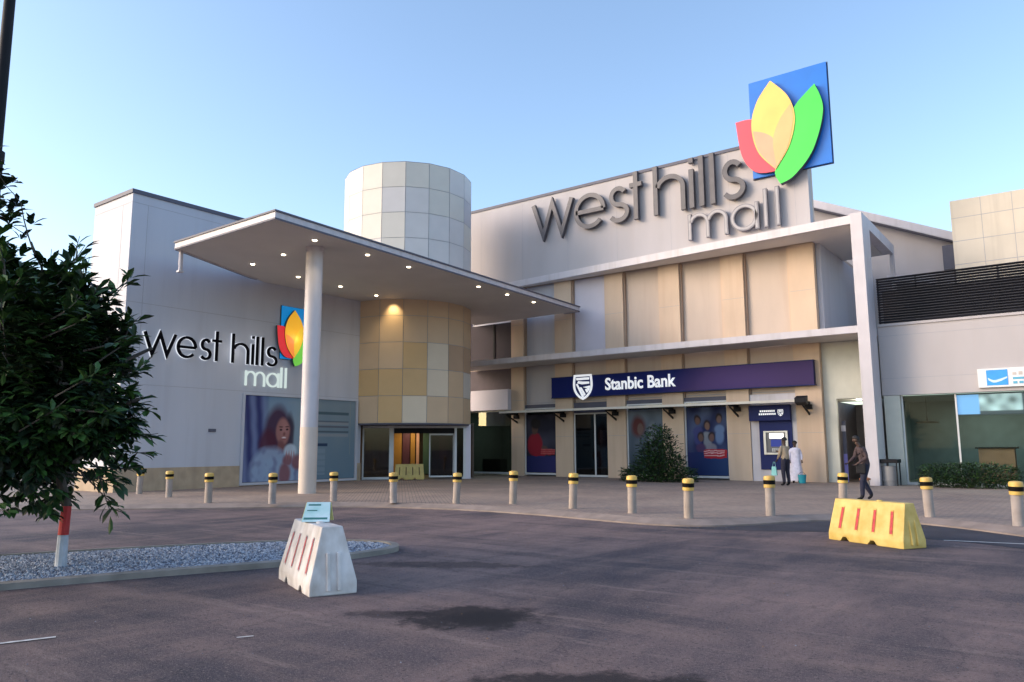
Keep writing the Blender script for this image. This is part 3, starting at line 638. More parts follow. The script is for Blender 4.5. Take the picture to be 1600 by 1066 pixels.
# ---- awning over bank windows
q = MB()
q.box(-25.2, -9.3, 32.8, 33.88, 3.5, 3.55); aw = q.build('awning', glassmat('awning_glass', (.62, .66, .6), .1, .2), mall, label='thin glass awning under the bank sign')
q = MB(); q.box(-25.25, -9.25, 32.72, 32.799, 3.47, 3.58); q.build('awning_rail', mat('rail_cream', (.62, .58, .5), .5), aw)
for a, b_ in xs[:]:
    x = (a + b_) / 2
    q = MB(); q.box(x - .05, x + .05, 32.85, 33.9, 3.40, 3.499); q.box(x - .14, x + .14, 33.7, 33.899, 3.2, 3.399); q.add([(x - .02, 32.9, 3.4), (x + .02, 32.9, 3.4), (x + .03, 33.89, 3.05), (x - .03, 33.89, 3.05), (x - .03, 32.9, 3.36), (x + .03, 32.9, 3.36), (x + .03, 33.89, 2.95), (x - .03, 33.89, 2.95)], [(0, 1, 2, 3), (4, 5, 6, 7), (0, 1, 5, 4), (2, 3, 7, 6), (1, 2, 6, 5), (3, 0, 4, 7)])
    q.build('bracket', black, aw)
fl = empty('floodlight', (-9.25, 32.6, 3.5), label='black floodlight at the right end of the bank awning', cat='floodlight')
q = MB(); q.add([(-9.5, 32.35, 3.42), (-9.05, 32.35, 3.42), (-9.05, 32.7, 3.32), (-9.5, 32.7, 3.32), (-9.5, 32.35, 3.62), (-9.05, 32.35, 3.62), (-9.05, 32.7, 3.72), (-9.5, 32.7, 3.72)], [(3, 2, 1, 0), (4, 5, 6, 7), (0, 1, 5, 4), (1, 2, 6, 5), (2, 3, 7, 6), (3, 0, 4, 7)])
for k in range(4): q.box(-9.45 + k * .1, -9.42 + k * .1, 32.71, 32.78, 3.38, 3.66)
q.build('housing', black, fl, bevel=.01)
q = MB(); q.tube([(-9.53, 32.55, 3.52), (-9.53, 33.1, 3.62), (-9.53, 33.88, 3.62)], .025, 8); q.box(-9.54, -9.02, 32.5, 32.56, 3.5, 3.53); q.build('arm', black, fl)

# ================================================================== SIGNS
def letter(q, ch, x0, x1, base, xh, asc, wd, T, d0, d1):
    h = wd / 2; a, b_ = x0 + h, x1 - h; W = b_ - a; lo_, hi = base + h, base + xh - h; my = (lo_ + hi) / 2; ry = (hi - lo_) / 2; mx_ = (a + b_) / 2
    rib = lambda pts, cl=False: q.ribbon(pts, wd, T, d0, d1, cl)
    if ch == 'w': rib([(x0 + h * .6, base + xh), (a + W * .25, base + h), (mx_, base + xh - h * .5), (a + W * .75, base + h), (x1 - h * .6, base + xh)])
    if ch == 'e': rib([(a, my)] + [(b_, my)]); rib(arc(mx_, my, W / 2, ry, 0, 318, 26))
    if ch == 's':
        r1 = ry / 2 + .0; top = my + r1; bot = my - r1
        rib(arc(mx_, top, W / 2 * .82, r1, 30, 270, 14)[:-1] + arc(mx_, bot, W / 2, r1, 90, -150, 14))
    if ch == 't': rib([(mx_, base + asc), (mx_, base)]); rib([(x0, base + xh - h), (mx_ - h, base + xh - h)]); rib([(mx_ + h, base + xh - h), (x1, base + xh - h)])
    if ch == 'h': rib([(a, base + asc), (a, base)]); rib(arc(mx_ + h * .4, hi - W * .42, W / 2 - h * .4, W * .42, 165, 0, 14) + [(b_, base)])
    if ch == 'i': rib([((x0 + x1) / 2, base + xh), ((x0 + x1) / 2, base)]); rib([((x0 + x1) / 2, base + asc), ((x0 + x1) / 2, base + asc - wd * 1.1)])
    if ch == 'l': rib([((x0 + x1) / 2, base + asc), ((x0 + x1) / 2, base)])
    if ch == 'm':
        rib([(a, base + xh), (a, base)]); r = W / 4
        rib(arc(a + r + h * .2, hi - r, r - h * .2, r, 165, 0, 10) + [(mx_, base)]); rib(arc(mx_ + r + h * .2, hi - r, r - h * .2, r, 165, 0, 10) + [(b_, base)])
    if ch == 'a': rib(arc(mx_, my, W / 2, ry, 0, 345, 26), True); rib([(b_ + h * .3, base + xh), (b_ + h * .3, base)])
def petals(T, X0, Z0, s, mats, depth, parent):
    """five-piece flower emblem; X0/Z0 = left end of the red petal / lowest tip"""
    P2 = lambda pts: [(X0 + x * s, Z0 + z * s) for x, z in pts]
    m_ = MB(); m_.slab(P2([(.66, .62), (4.12, .62), (4.12, 5.25), (.66, 5.25)]), T, .06, .06 + depth); m_.slab(P2([(.62, .58), (4.16, .58), (4.16, 5.29), (.62, 5.29)]), T, .02, .059, 1)
    m_.build('backboard', [mats[0], mats[5]], parent)
    lf = lambda l, r, n=8: smoothpoly(l, n) + smoothpoly(r, n)[1:-1]
    red = lf([(1.85, .68), (.9, .82), (.28, 1.7), (.04, 3.42)], [(.04, 3.42), (.95, 3.3), (1.7, 2.2), (1.85, .68)])
    yel = lf([(1.8, .72), (1.05, 1.7), (.8, 3.0), (1.1, 4.1), (1.76, 4.95)], [(1.76, 4.95), (2.5, 4.0), (2.75, 2.9), (2.45, 1.7), (1.8, .72)])
    grn = lf([(1.96, .02), (1.75, .65), (2.2, 1.6), (2.5, 2.8), (2.8, 3.5), (3.66, 4.25)], [(3.66, 4.25), (3.95, 3.0), (3.45, 1.3), (2.6, .3), (1.96, .02)])
    pea = lf([(1.8, .75), (1.1, 1.7), (.86, 2.75)], [(.86, 2.75), (1.35, 2.55), (1.75, 2.2), (1.95, 1.6), (1.8, .75)])
    oli = lf([(1.85, .8), (1.75, 2.1), (2.1, 3.0), (2.6, 3.6)], [(2.6, 3.6), (2.68, 2.9), (2.4, 1.7), (1.85, .8)])
    for nm, pts, mi, a, b_ in (('red_petal', red, 1, .14, .14), ('green_petal', grn, 3, .18, .16), ('yellow_petal', yel, 2, .2, .2)):
        m_ = MB(); P_ = P2(pts); d0 = .06 + depth + .002
        m_.slab(P_, T, d0, d0 + a * s * 1.6 - .01, 1); m_.slab(P_, T, d0 + a * s * 1.6 - .0099, d0 + a * s * 1.6, 0)
        pt = m_.build(nm, [mats[mi], mats[5]], parent)
        if nm == 'yellow_petal':
            m_ = MB(); m_.slab(P2(pea), T, d0 + a * s * 1.6 + .001, d0 + a * s * 1.6 + .006); m_.build('overlap_patch', mats[4], pt)
            m_ = MB(); m_.slab(P2(oli), T, d0 + a * s * 1.6 + .007, d0 + a * s * 1.6 + .012); m_.build('overlap_patch', mats[6], pt)
def lmat(n_, c, e): return mat(n_, c, .35, .06, 1.2, emit=e)
lg = mat('letter_bronze', (.085, .078, .088), .45, .15, 3); lg2 = mat('letter_grey', (.20, .19, .21), .45, .15, 3)
T = FX(33.82)
big = empty('roof_sign', (-17, 33.6, 13), label='huge dark letters west hills mall high on the grey parapet', cat='sign')
for ch, a, b_ in (('w', -23.5, -20.86), ('e', -20.78, -18.87), ('s', -18.72, -17.5), ('t', -17.45, -16.78), ('h', -16.14, -14.45), ('i', -14.3, -13.95), ('l', -13.78, -13.45), ('l', -13.25, -12.9), ('s', -12.65, -11.5)):
    m_ = MB(); letter(m_, ch, a, b_, 13.0, 1.93, 2.5, .235, T, .1, .32); m_.build('letter', lg, big)
for ch, a, b_ in (('m', -14.38, -12.4), ('a', -12.28, -10.98), ('l', -10.78, -10.5), ('l', -10.24, -9.96)):
    m_ = MB(); letter(m_, ch, a, b_, 11.42, 1.28, 1.8, .18, T, .1, .3)
    m_.build('letter', lg2, big)
    m_ = MB(); letter(m_, ch, a + .05, b_ - .05, 11.47, 1.18, 1.70, .1, T, .301, .31); m_.build('letter_face', mat('letter_face_grey', (.36, .34, .35), .4), big)
lgB = empty('roof_emblem', (-10, 33.6, 15.5), label='big blue square emblem with red, yellow and green petals above the roofline', cat='sign')
petals(T, -11.82, 13.2, 1.0, [lmat('sky_blue_panel', (.005, .15, .58), .03), lmat('coral_red', (.82, .05, .08), .06), lmat('warm_yellow', (.88, .50, .12), .05), lmat('leaf_green', (.05, .62, .06), .04), lmat('peach', (.85, .34, .20), .04), mat('emblem_edge', (.05, .06, .09), .5), lmat('olive_sand', (.55, .40, .16), .04)], .12, lgB)
m_ = MB()
for x in (-10.6, -8.9): m_.box(x, x + .12, 33.9, 34.0, 14, 18.2); m_.box(x, x + .12, 34.0, 35.2, 14.0 + 1.62, 14.1 + 1.62)
m_.build('support_frame', black, lgB)
T = FY(XW)
sm = empty('wall_sign', (XW, 18, 5.5), label='black backlit letters west hills mall on the pale left wall', cat='sign')
mglow = emat('letter_white_glow', (.85, 1, .97), .30)
halo = emat('letter_halo', (.85, .9, 1), .42); lk = mat('letter_black', (.003, .003, .005), .7, spec=.05)
ext = (('w', 14.2, 15.46), ('e', 15.5, 16.32), ('s', 16.46, 16.95), ('t', 16.98, 17.38), ('h', 17.86, 18.66), ('i', 18.78, 18.9), ('l', 19.0, 19.1), ('l', 19.26, 19.36), ('s', 19.5, 20.06))
for ch, a, b_ in ext:
    m_ = MB(); letter(m_, ch, a, b_, 5.1, .86, 1.2, .10, T, .055, .13); L_ = m_.build('letter', lk, sm)
    m_ = MB(); letter(m_, ch, a - .02, b_ + .02, 5.09, .88, 1.22, .118, T, .01, .054); m_.build('halo_rim', halo, L_)
for ch, a, b_ in (('m', 18.55, 19.5), ('a', 19.58, 20.2), ('l', 20.27, 20.37), ('l', 20.5, 20.6)):
    m_ = MB(); letter(m_, ch, a, b_, 4.22, .62, .88, .065, T, .02, .11); m_.build('letter', mglow, sm)
lgS = empty('wall_emblem', (XW, 21, 6.3), label='small glowing blue emblem with petals beside the column', cat='sign')
petals(T, 19.88, 5.18, .5, [lmat('blue_glow', (.0, .22, .58), .25), lmat('red_glow', (.72, .02, .03), .2), lmat('yellow_glow', (.85, .42, .02), .25), lmat('green_glow', (.16, .58, .06), .22), lmat('orange_glow', (.85, .24, .04), .25), mat('emblem_rim', (.03, .06, .05), .5), lmat('lemon_glow', (.8, .50, .03), .22)], .06, lgS)
for (x, y, z), e in (((XW + .35, 18, 5.6), 2.5), ((XW + .35, 20.9, 6.4), 3), ((XW + .35, 15.5, 5.6), 1.5)):
    pl = bpy.data.lights.new('sign_glow', 'POINT'); pl.energy = e; pl.shadow_soft_size = .4; po = bpy.data.objects.new('sign_glow', pl); COL.objects.link(po); po.location = (x, y, z)

# bank sign
bs = empty('bank_sign', (-15.7, 33.7, 4.7), label='long navy board, purple sunset reflection painted on its right half, reading Stanbic Bank with white shield', cat='sign')
def sign_reflection(s, t):
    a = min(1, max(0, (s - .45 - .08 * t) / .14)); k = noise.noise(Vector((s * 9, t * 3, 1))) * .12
    c0 = (.002, .010, .11); c1 = (.060 + .03 * k, .036 + .02 * k, .13)  # purple right half is a sunset reflection painted into the colour
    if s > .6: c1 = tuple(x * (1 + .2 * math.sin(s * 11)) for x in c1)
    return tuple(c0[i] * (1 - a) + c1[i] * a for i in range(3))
q = MB(); q.box(-22.42, -9.0, 33.62, 33.88, 4.24, 5.27); q.build('board', navy, bs)
printed('printed_face', FX(33.62), -22.41, -9.01, 4.25, 5.26, sign_reflection, bs, 140, 14, .004, 0, vcmat('sign_reflection_ink', .65))
q = MB(); q.box(-22.45, -8.97, 33.6, 33.88, 5.271, 5.30); q.box(-22.45, -8.97, 33.6, 33.88, 4.205, 4.239); q.build('board_frame', navy, bs)
sw = mat('sign_white', (.85, .87, .9), .4, .02, emit=.25)
text('lettering', 'Stanbic Bank', .84, sw, FX(33.6), -19.15, 4.50, sx=.88, d=.012, depth=.03, bold=.02, parent=bs)
T = FX(33.6)
def shield(q, cx, cz, w_, h_, T, d0, d1):
    S = lambda pts: [(cx + x * w_ / 2, cz + z * h_ / 2) for x, z in pts]
    out = smoothpoly([(-.92, 1), (-1, .2), (-.85, -.35), (-.45, -.78), (0, -1)], 5) + smoothpoly([(0, -1), (.45, -.78), (.85, -.35), (1, .2), (.92, 1)], 5)[1:]
    q.ribbon(S(out), .1 * w_, T, d0, d1, True)
    q.slab(S([(-.7, .62), (.7, .62), (.74, .82), (-.74, .82)]), T, d0, d1)
    q.slab(S([(-.62, .35), (-.1, .25), (.72, .28), (.72, .45), (0, .48), (-.5, .55)]), T, d0, d1)
    q.slab(S([(-.78, .3), (-.6, .3), (.1, -.85), (-.1, -.85)]), T, d0, d1)
    q.slab(S([(-.35, .0), (-.18, .0), (.3, -.62), (.12, -.75)]), T, d0, d1)
    q.slab(S([(0, .0), (.8, .1), (.72, -.25), (.45, -.5), (.25, -.2), (.55, -.12)]), T, d0, d1)
q = MB(); shield(q, -20.45, 4.7, 1.05, 1.2, T, .012, .06); q.build('shield_emblem', sw, bs)
q = MB(); S_ = [(-20.45 + x * .5, 4.7 + z * .58) for x, z in [(-.92, 1), (-1, .2), (-.85, -.35), (-.45, -.78), (0, -1), (.45, -.78), (.85, -.35), (1, .2), (.92, 1)]]; q.slab(S_, FX(33.6), .004, .01); q.build('shield_field', navy, bs)

# right shop sign
q = empty('shop_sign', (-1, 33.3, 4.1), label='white shop fascia board with blue wave square at right edge', cat='sign'); rs = q
q = MB(); q.box(-3.0, 3.5, YR - .12, YR - .01, 3.76, 4.46); q.build('board', mat('board_white', (.72, .72, .72), .4), rs)
q = MB(); T = FX(YR - .12); q.slab([(-2.72, 3.83), (-2.05, 3.83), (-2.05, 4.4), (-2.72, 4.4)], T, .002, .012, 0)
q.slab(smoothpoly([(-2.68, 4.12), (-2.5, 4.02), (-2.3, 4.06), (-2.07, 4.14)], 5) + smoothpoly([(-2.07, 4.08), (-2.3, 3.97), (-2.5, 3.93), (-2.66, 4.02)], 5), T, .013, .018, 1)
q.build('wave_square', [mat('sign_blue', (.03, .25, .62), .4, emit=.15), mat('sign_pale', (.55, .72, .85), .4)], rs)
q = MB()
q.slab([(-1.9, 4.02), (3.2, 4.02), (3.2, 4.10), (-1.9, 4.10)], T, .002, .01, 0)
for k in range(26):
    x = -1.9 + k * .19; h_ = .10 + .05 * ((k * 7) % 3) / 2; q.slab([(x, 4.18), (x + .12, 4.18), (x + .12, 4.18 + h_), (x, 4.18 + h_)], T, .002, .01, 1)
    q.slab([(x, 3.86), (x + .13, 3.86), (x + .13, 3.95), (x, 3.95)], T, .002, .01, 0)
q.build('lettering', [mat('sign_teal', (.10, .38, .55), .4), mat('sign_tan', (.50, .45, .42), .4)], rs)
lb = empty('light_box', (-2, 33.6, 3.1), label='pale blue lit advertising strip at the top of the right shop window', cat='light box')
def lbink(s, t):
    x = -3.82 + s * 7.8
    c = (.30, .48, .85)
    if -3.05 < x < -1.55:
        k = noise.noise(Vector((x * 3, t * 2.2, 4))); c = (.45 + .5 * k,) * 3; c = (c[0] * 1.02, c[1], c[2] * 1.04)
        if x > -1.7 or t < .15: c = (.08, .08, .1)
    return c
q = MB(); q.box(-3.85, 4, YR + .31, YR + .4, 2.76, 3.56); q.build('casing', coping, lb)
printed('printed_face', FX(YR + .31), -3.82, 3.98, 2.80, 3.54, lbink, lb, 160, 16, .006, 0, vcmat('lightbox_ink', .3, .35))

# ATM
atm = empty('cash_machine', (-11, 33.9, .12), label='navy blue cash machine set in the bank wall beside the tan pilaster', cat='cash machine')
T = FX(33.96)
q = MB(); q.box(-11.94, -9.91, 33.97, 34.1, .12, 3.94); q.build('surround', trimwhite, atm)
q = MB(); q.slab([(-11.55, .62), (-10.12, .62), (-10.12, 3.0), (-11.55, 3.0)], T, 0, .06); q.slab([(-11.9, 2.75), (-10.1, 2.75), (-10.1, 3.42), (-11.9, 3.42)], T, .061, .3); q.build('fascia', navy, atm, bevel=.01)
q = MB()
for x0, x1, z0_, z1_ in ((-11.35, -10.3, 1.28, 1.36), (-11.35, -11.25, 1.361, 2.24), (-10.4, -10.3, 1.361, 2.24), (-11.35, -10.3, 2.241, 2.3)): q.slab([(x0, z0_), (x1, z0_), (x1, z1_), (x0, z1_)], T, .061, .14)
q.build('bezel', mat('bezel_silver', (.5, .51, .5), .35, metal=.4), atm)
q = MB(); q.slab([(-11.24, 1.37), (-10.41, 1.37), (-10.41, 2.23), (-11.24, 2.23)], T, .061, .08); q.build('recess', mat('recess_grey', (.12, .12, .13), .4), atm)
q = MB(); q.slab([(-11.1, 1.98), (-10.5, 1.98), (-10.5, 2.2), (-11.1, 2.2)], T, .081, .1); q.build('lit_header', emat('header_glow', (1, .95, .85), 1.6), atm)
q = MB(); q.slab([(-11.05, 1.62), (-10.6, 1.62), (-10.6, 1.93), (-11.05, 1.93)], T, .081, .095); q.build('screen', emat('screen_glow', (.03, .04, .16), .8), atm)
q = MB(); q.slab([(-11.0, 1.4), (-10.65, 1.4), (-10.65, 1.55), (-11.0, 1.55)], T, .081, .12)
for i in range(4):
    for j in range(3): q.slab([(-10.97 + i * .08, 1.41 + j * .045), (-10.91 + i * .08, 1.41 + j * .045), (-10.91 + i * .08, 1.445 + j * .045), (-10.97 + i * .08, 1.445 + j * .045)], T, .121, .13, 1)
q.build('keypad', [frame_m, mat('key_grey', (.25, .25, .25), .4)], atm)
q = MB()
for z in (3.0, 3.13):
    x = -11.4 if z > 3.1 else -11.45
    while x < -10.75: w_ = .06; q.slab([(x, z), (x + w_, z), (x + w_, z + .08), (x, z + .08)], T, .301, .31); x += .085
shield(q, -10.5, 3.08, .22, .27, T, .301, .31)
q.build('header_marks', sw, atm)

# posters
def inkmix(c, d, k): k = max(0, min(1, k)); return tuple(c[i] * (1 - k) + d[i] * k for i in range(3))
def punch(c, g=1.35, k=1.25): return tuple(max(0.0, min(1, (x * k / .22) ** g * .22)) for x in c)
def ell(s, t, cx, cy, rx, ry, soft=.15):
    d = math.hypot((s - cx) / rx, (t - cy) / ry); return max(0, min(1, (1 + soft - d) / (2 * soft)))
def N3(s, t, f, o=0): return noise.noise(Vector((s * f, t * f, o)))
def woman(s, t):
    A = 1.0
    c = inkmix((.13, .20, .29), (.24, .28, .30), s + .3 * N3(s, t, 3, 2))
    band = .5 + .5 * math.sin((s + t * .10) * 38)                        # curtain folds on the left
    if s < .36: c = inkmix(inkmix((.05, .055, .14), (.17, .20, .30), band * .8), c, (s - .26) / .1)
    c = inkmix(c, (.07, .03, .06), ell(s, t, .50, .58, .20, .30, .2) * .9)   # hair
    c = inkmix(c, (.10, .035, .055), ell(s, t, .36, .44, .13, .17, .25) * .85)
    c = inkmix(c, (.05, .03, .05), ell(s, t, .68, .55, .07, .25, .25) * .8)
    c = inkmix(c, (.27, .15, .14), ell(s, t, .575, .585, .105, .165, .15))   # face
    c = inkmix(c, (.34, .20, .19), ell(s, t, .60, .62, .05, .08, .6) * .6)
    for ex in (.545, .635): c = inkmix(c, (.04, .02, .03), ell(s, t, ex, .61, .018, .012, .4)); c = inkmix(c, (.06, .03, .03), ell(s, t, ex, .645, .03, .008, .4) * .8)
    c = inkmix(c, (.14, .06, .06), ell(s, t, .595, .555, .018, .022, .5) * .7)
    c = inkmix(c, (.50, .44, .44), ell(s, t, .595, .512, .030, .009, .4)); c = inkmix(c, (.22, .06, .07), ell(s, t, .595, .497, .034, .007, .5) * .8)
    c = inkmix(c, (.18, .09, .09), ell(s, t, .55, .39, .06, .09, .3))
    sh = max(ell(s, t, .40, .10, .30, .30, .12), ell(s, t, .62, .12, .28, .22, .12))
    c = inkmix(c, (.24, .29, .37), sh * .9); c = inkmix(c, (.17, .19, .27), sh * max(0, N3(s, t, 12, 7)) * 1.6)
    c = inkmix(c, (.40, .44, .48), ell(s, t, .70, .36, .10, .08, .2) * .8)    # cup
    c = inkmix(c, (.20, .10, .11), max(ell(s, t, .66, .24, .08, .07, .25), ell(s, t, .82, .22, .10, .09, .25), ell(s, t, .62, .08, .09, .14, .25)) * .9)
    for k in range(4): c = inkmix(c, (.27, .15, .15), ell(s, t, .64 + k * .04, .30, .012, .05, .4) * .7)
    return punch(c, 1.35, 1.12)
def notice(s, t):
    c = inkmix((.13, .20, .26), (.21, .26, .29), t + .2 * N3(s, t, 4, 5))
    if .04 < s < .85:
        for tt, h_, cc in ((.83, .012, (.04, .08, .10)), (.72, .008, (.08, .10, .13)), (.66, .008, (.10, .09, .11)), (.59, .008, (.06, .08, .10))):
            if abs(t - tt) < h_ * 1.4: c = inkmix(c, cc, .8)
        if abs(t - .70) < .02 or abs(t - .55) < .015: c = inkmix(c, (.33, .31, .30), .5)
    if .0 < s < .38 and abs(t - .43) < .018: c = (.03, .05, .10)
    if .02 < s < .34 and .05 < t < .4: c = inkmix(c, (.24, .30, .35), .55 if int(t * 40) % 3 else .2)
    if .88 < s < .9 and .3 < t: c = inkmix(c, (.3, .3, .25), .6)
    return c
poster_m = vcmat('poster_ink', .6)
o = printed('poster', FY(XW), 18.62, 21.95, .28, 3.83, woman, None, 170, 170, .03, .012, poster_m, label='window poster of a smiling long haired woman in white holding a cup', cat='poster')
o = printed('poster', FY(XW), 21.97, 24.58, .28, 3.83, notice, None, 90, 140, .03, 0, poster_m, label='pale blue grey printed window notice between the white column and the round tower', cat='poster')
def bank1(s, t):
    c = inkmix((.015, .015, .03), (.06, .06, .09), N3(s, t, 3, 1) + .3)
    c = inkmix(c, (.26, .015, .03), max(ell(s, t, .3, .48, .26, .2, .1), ell(s, t, .42, .36, .28, .1, .1)))
    c = inkmix(c, (.09, .05, .04), ell(s, t, .3, .76, .11, .1, .15)); c = inkmix(c, (.015, .012, .015), ell(s, t, .33, .84, .17, .09, .2))
    c = inkmix(c, (.10, .06, .05), ell(s, t, .62, .42, .1, .04, .3))
    if t < .28: c = inkmix((.015, .02, .09), (.03, .03, .13), s)
    if .5 < s < .97 and .30 < t < .40: c = (.42, .10, .10) if int(t * 60) % 2 else (.35, .03, .04)
    return c
def bank2(s, t):
    c = inkmix((.010, .018, .08), (.07, .10, .20), N3(s, t, 3, 3) * 1.3 + .25)
    for hx, hy, hc, bc in ((.28, .80, (.13, .07, .06), (.06, .07, .25)), (.52, .72, (.17, .10, .08), (.32, .34, .38)), (.82, .82, (.16, .10, .09), (.18, .28, .50)), (.35, .55, (.12, .07, .06), (.10, .05, .14)), (.62, .55, (.15, .08, .07), (.30, .28, .33))):
        c = inkmix(c, tuple(x * .7 for x in bc), max(ell(s, t, hx, hy - .15, .12, .07, .2), ell(s, t, hx, hy - .24, .10, .12, .2)) * .9); c = inkmix(c, (.02, .015, .02), ell(s, t, hx, hy + .02, .085, .07, .2)); c = inkmix(c, hc, ell(s, t, hx, hy, .06, .055, .2))
    if t < .34: c = inkmix((.012, .02, .10), (.02, .05, .14), s)
    if .42 < s < .98 and .25 < t < .38:
        c = (.40, .02, .03)
        for tt in (.355, .325, .29):
            if abs(t - tt) < .007 and s < .93: c = (.65, .4, .4)
    return c
def bank3(s, t):
    c = inkmix((.03, .05, .07), (.16, .20, .26), t * .8 + .3 * N3(s, t, 4, 8))
    c = inkmix(c, (.10, .03, .03), ell(s, t, .3, .74, .2, .16, .3)); c = inkmix(c, (.14, .09, .08), ell(s, t, .36, .7, .09, .09, .2))
    c = inkmix(c, (.20, .22, .25), ell(s, t, .7, .6, .12, .2, .3) * .7)
    return c
printed('poster', FX(34.02), -24.36, -22.46, .32, 3.4, bank1, None, 110, 150, .01, .014, poster_m, label='dark bank poster with a person in red, leftmost bank window', cat='poster')
printed('poster', FX(34.02), -18.12, -16.28, .32, 3.45, bank3, None, 110, 150, .01, .014, poster_m, label='grey blue bank poster with a face half hidden behind the tall bush', cat='poster')
printed('poster', FX(34.02), -15.03, -13.08, .32, 3.45, bank2, None, 110, 150, .01, .014, poster_m, label='navy bank poster of a group of people with red text box', cat='poster')

# ================================================================== BOLLARDS
conc = mat('bollard_concrete', (.34, .29, .265), .8, .15, 5, bump=.2); yel = mat('bollard_yellow', (.66, .42, .09), .5, .12, 6)
for m_ in (conc, yel):
    n = m_.node_tree; b = n.nodes['Principled BSDF']; src = b.inputs['Base Color'].links[0].from_socket; oi = n.nodes.new('ShaderNodeObjectInfo')
    mr = n.nodes.new('ShaderNodeMapRange'); mr.inputs[3].default_value = 0; mr.inputs[4].default_value = .5; n.links.new(oi.outputs['Random'], mr.inputs[0])
    mx = n.nodes.new('ShaderNodeMix'); mx.data_type = 'RGBA'; n.links.new(mr.outputs[0], mx.inputs[0]); n.links.new(src, mx.inputs[6]); mx.inputs[7].default_value = (.30, .23, .17, 1) if m_ is conc else (.42, .26, .08, 1); n.links.new(mx.outputs[2], b.inputs['Base Color'])
blk = mat('bollard_black', (.006, .005, .005), .7, spec=.1)
bo = empty('bollard', (0, 0, 0))
q = MB(); q.lathe([(.10, 0), (.10, .60)], seg=20); q.build('post', conc, bo, smooth=True)
q = MB(); q.lathe([(.103, .601), (.120, .603), (.122, .675)], seg=20, mi=0); q.lathe([(.125, .674), (.125, .762)], seg=20, mi=1); q.lathe([(.122, .763), (.122, .82), (.112, .85), (.07, .865), (.01, .868)], seg=20, mi=0)
q.build('cap', [yel, blk], bo, smooth=True)
BL = [(-26.0, 13.6, 'behind the tree branch tips, leftmost of the row'), (-23.4, 13.2, 'second from the left, before the tan plinth'), (-19.92, 12.41, 'third from the left, before the plain left wall'), (-18.16, 13.25, 'in front of the woman poster'),
      (-17.52, 14.88, 'just right of the tall white column'), (-15.48, 15.27, 'before the left post of the entrance doors'), (-13.85, 16.03, 'before the right side of the entrance doors'),
      (-12.41, 16.68, 'before the left end of the awning'), (-10.26, 16.26, 'before the pilaster left of the bank door'), (-8.43, 15.9, 'before the left part of the tall bush'), (-6.84, 15.41, 'before the right end of the tall bush'),
      (-5.62, 16.96, 'before the cash machine'), (-5.0, 20.6, 'right behind the yellow barrier beside the walking man'), (-2.76, 18.49, 'right of the yellow barrier before the low hedge'), (-1.12, 17.33, 'at the right edge of the picture')]
for i, (x, y, l) in enumerate(BL):
    o = bo if i == 0 else copy_tree(bo)
    o.location = (x, y, .12); tag(o, 'grey bollard with yellow black banded cap ' + l, 'bollard', 'bollards along the pavement edge')
    o.rotation_euler = (R(random.uniform(-2.2, 2.2)), R(random.uniform(-2.2, 2.2)), random.uniform(0, 3)); o.scale = (1, 1, random.uniform(.95, 1.05)) 
    o.name = 'bollard'

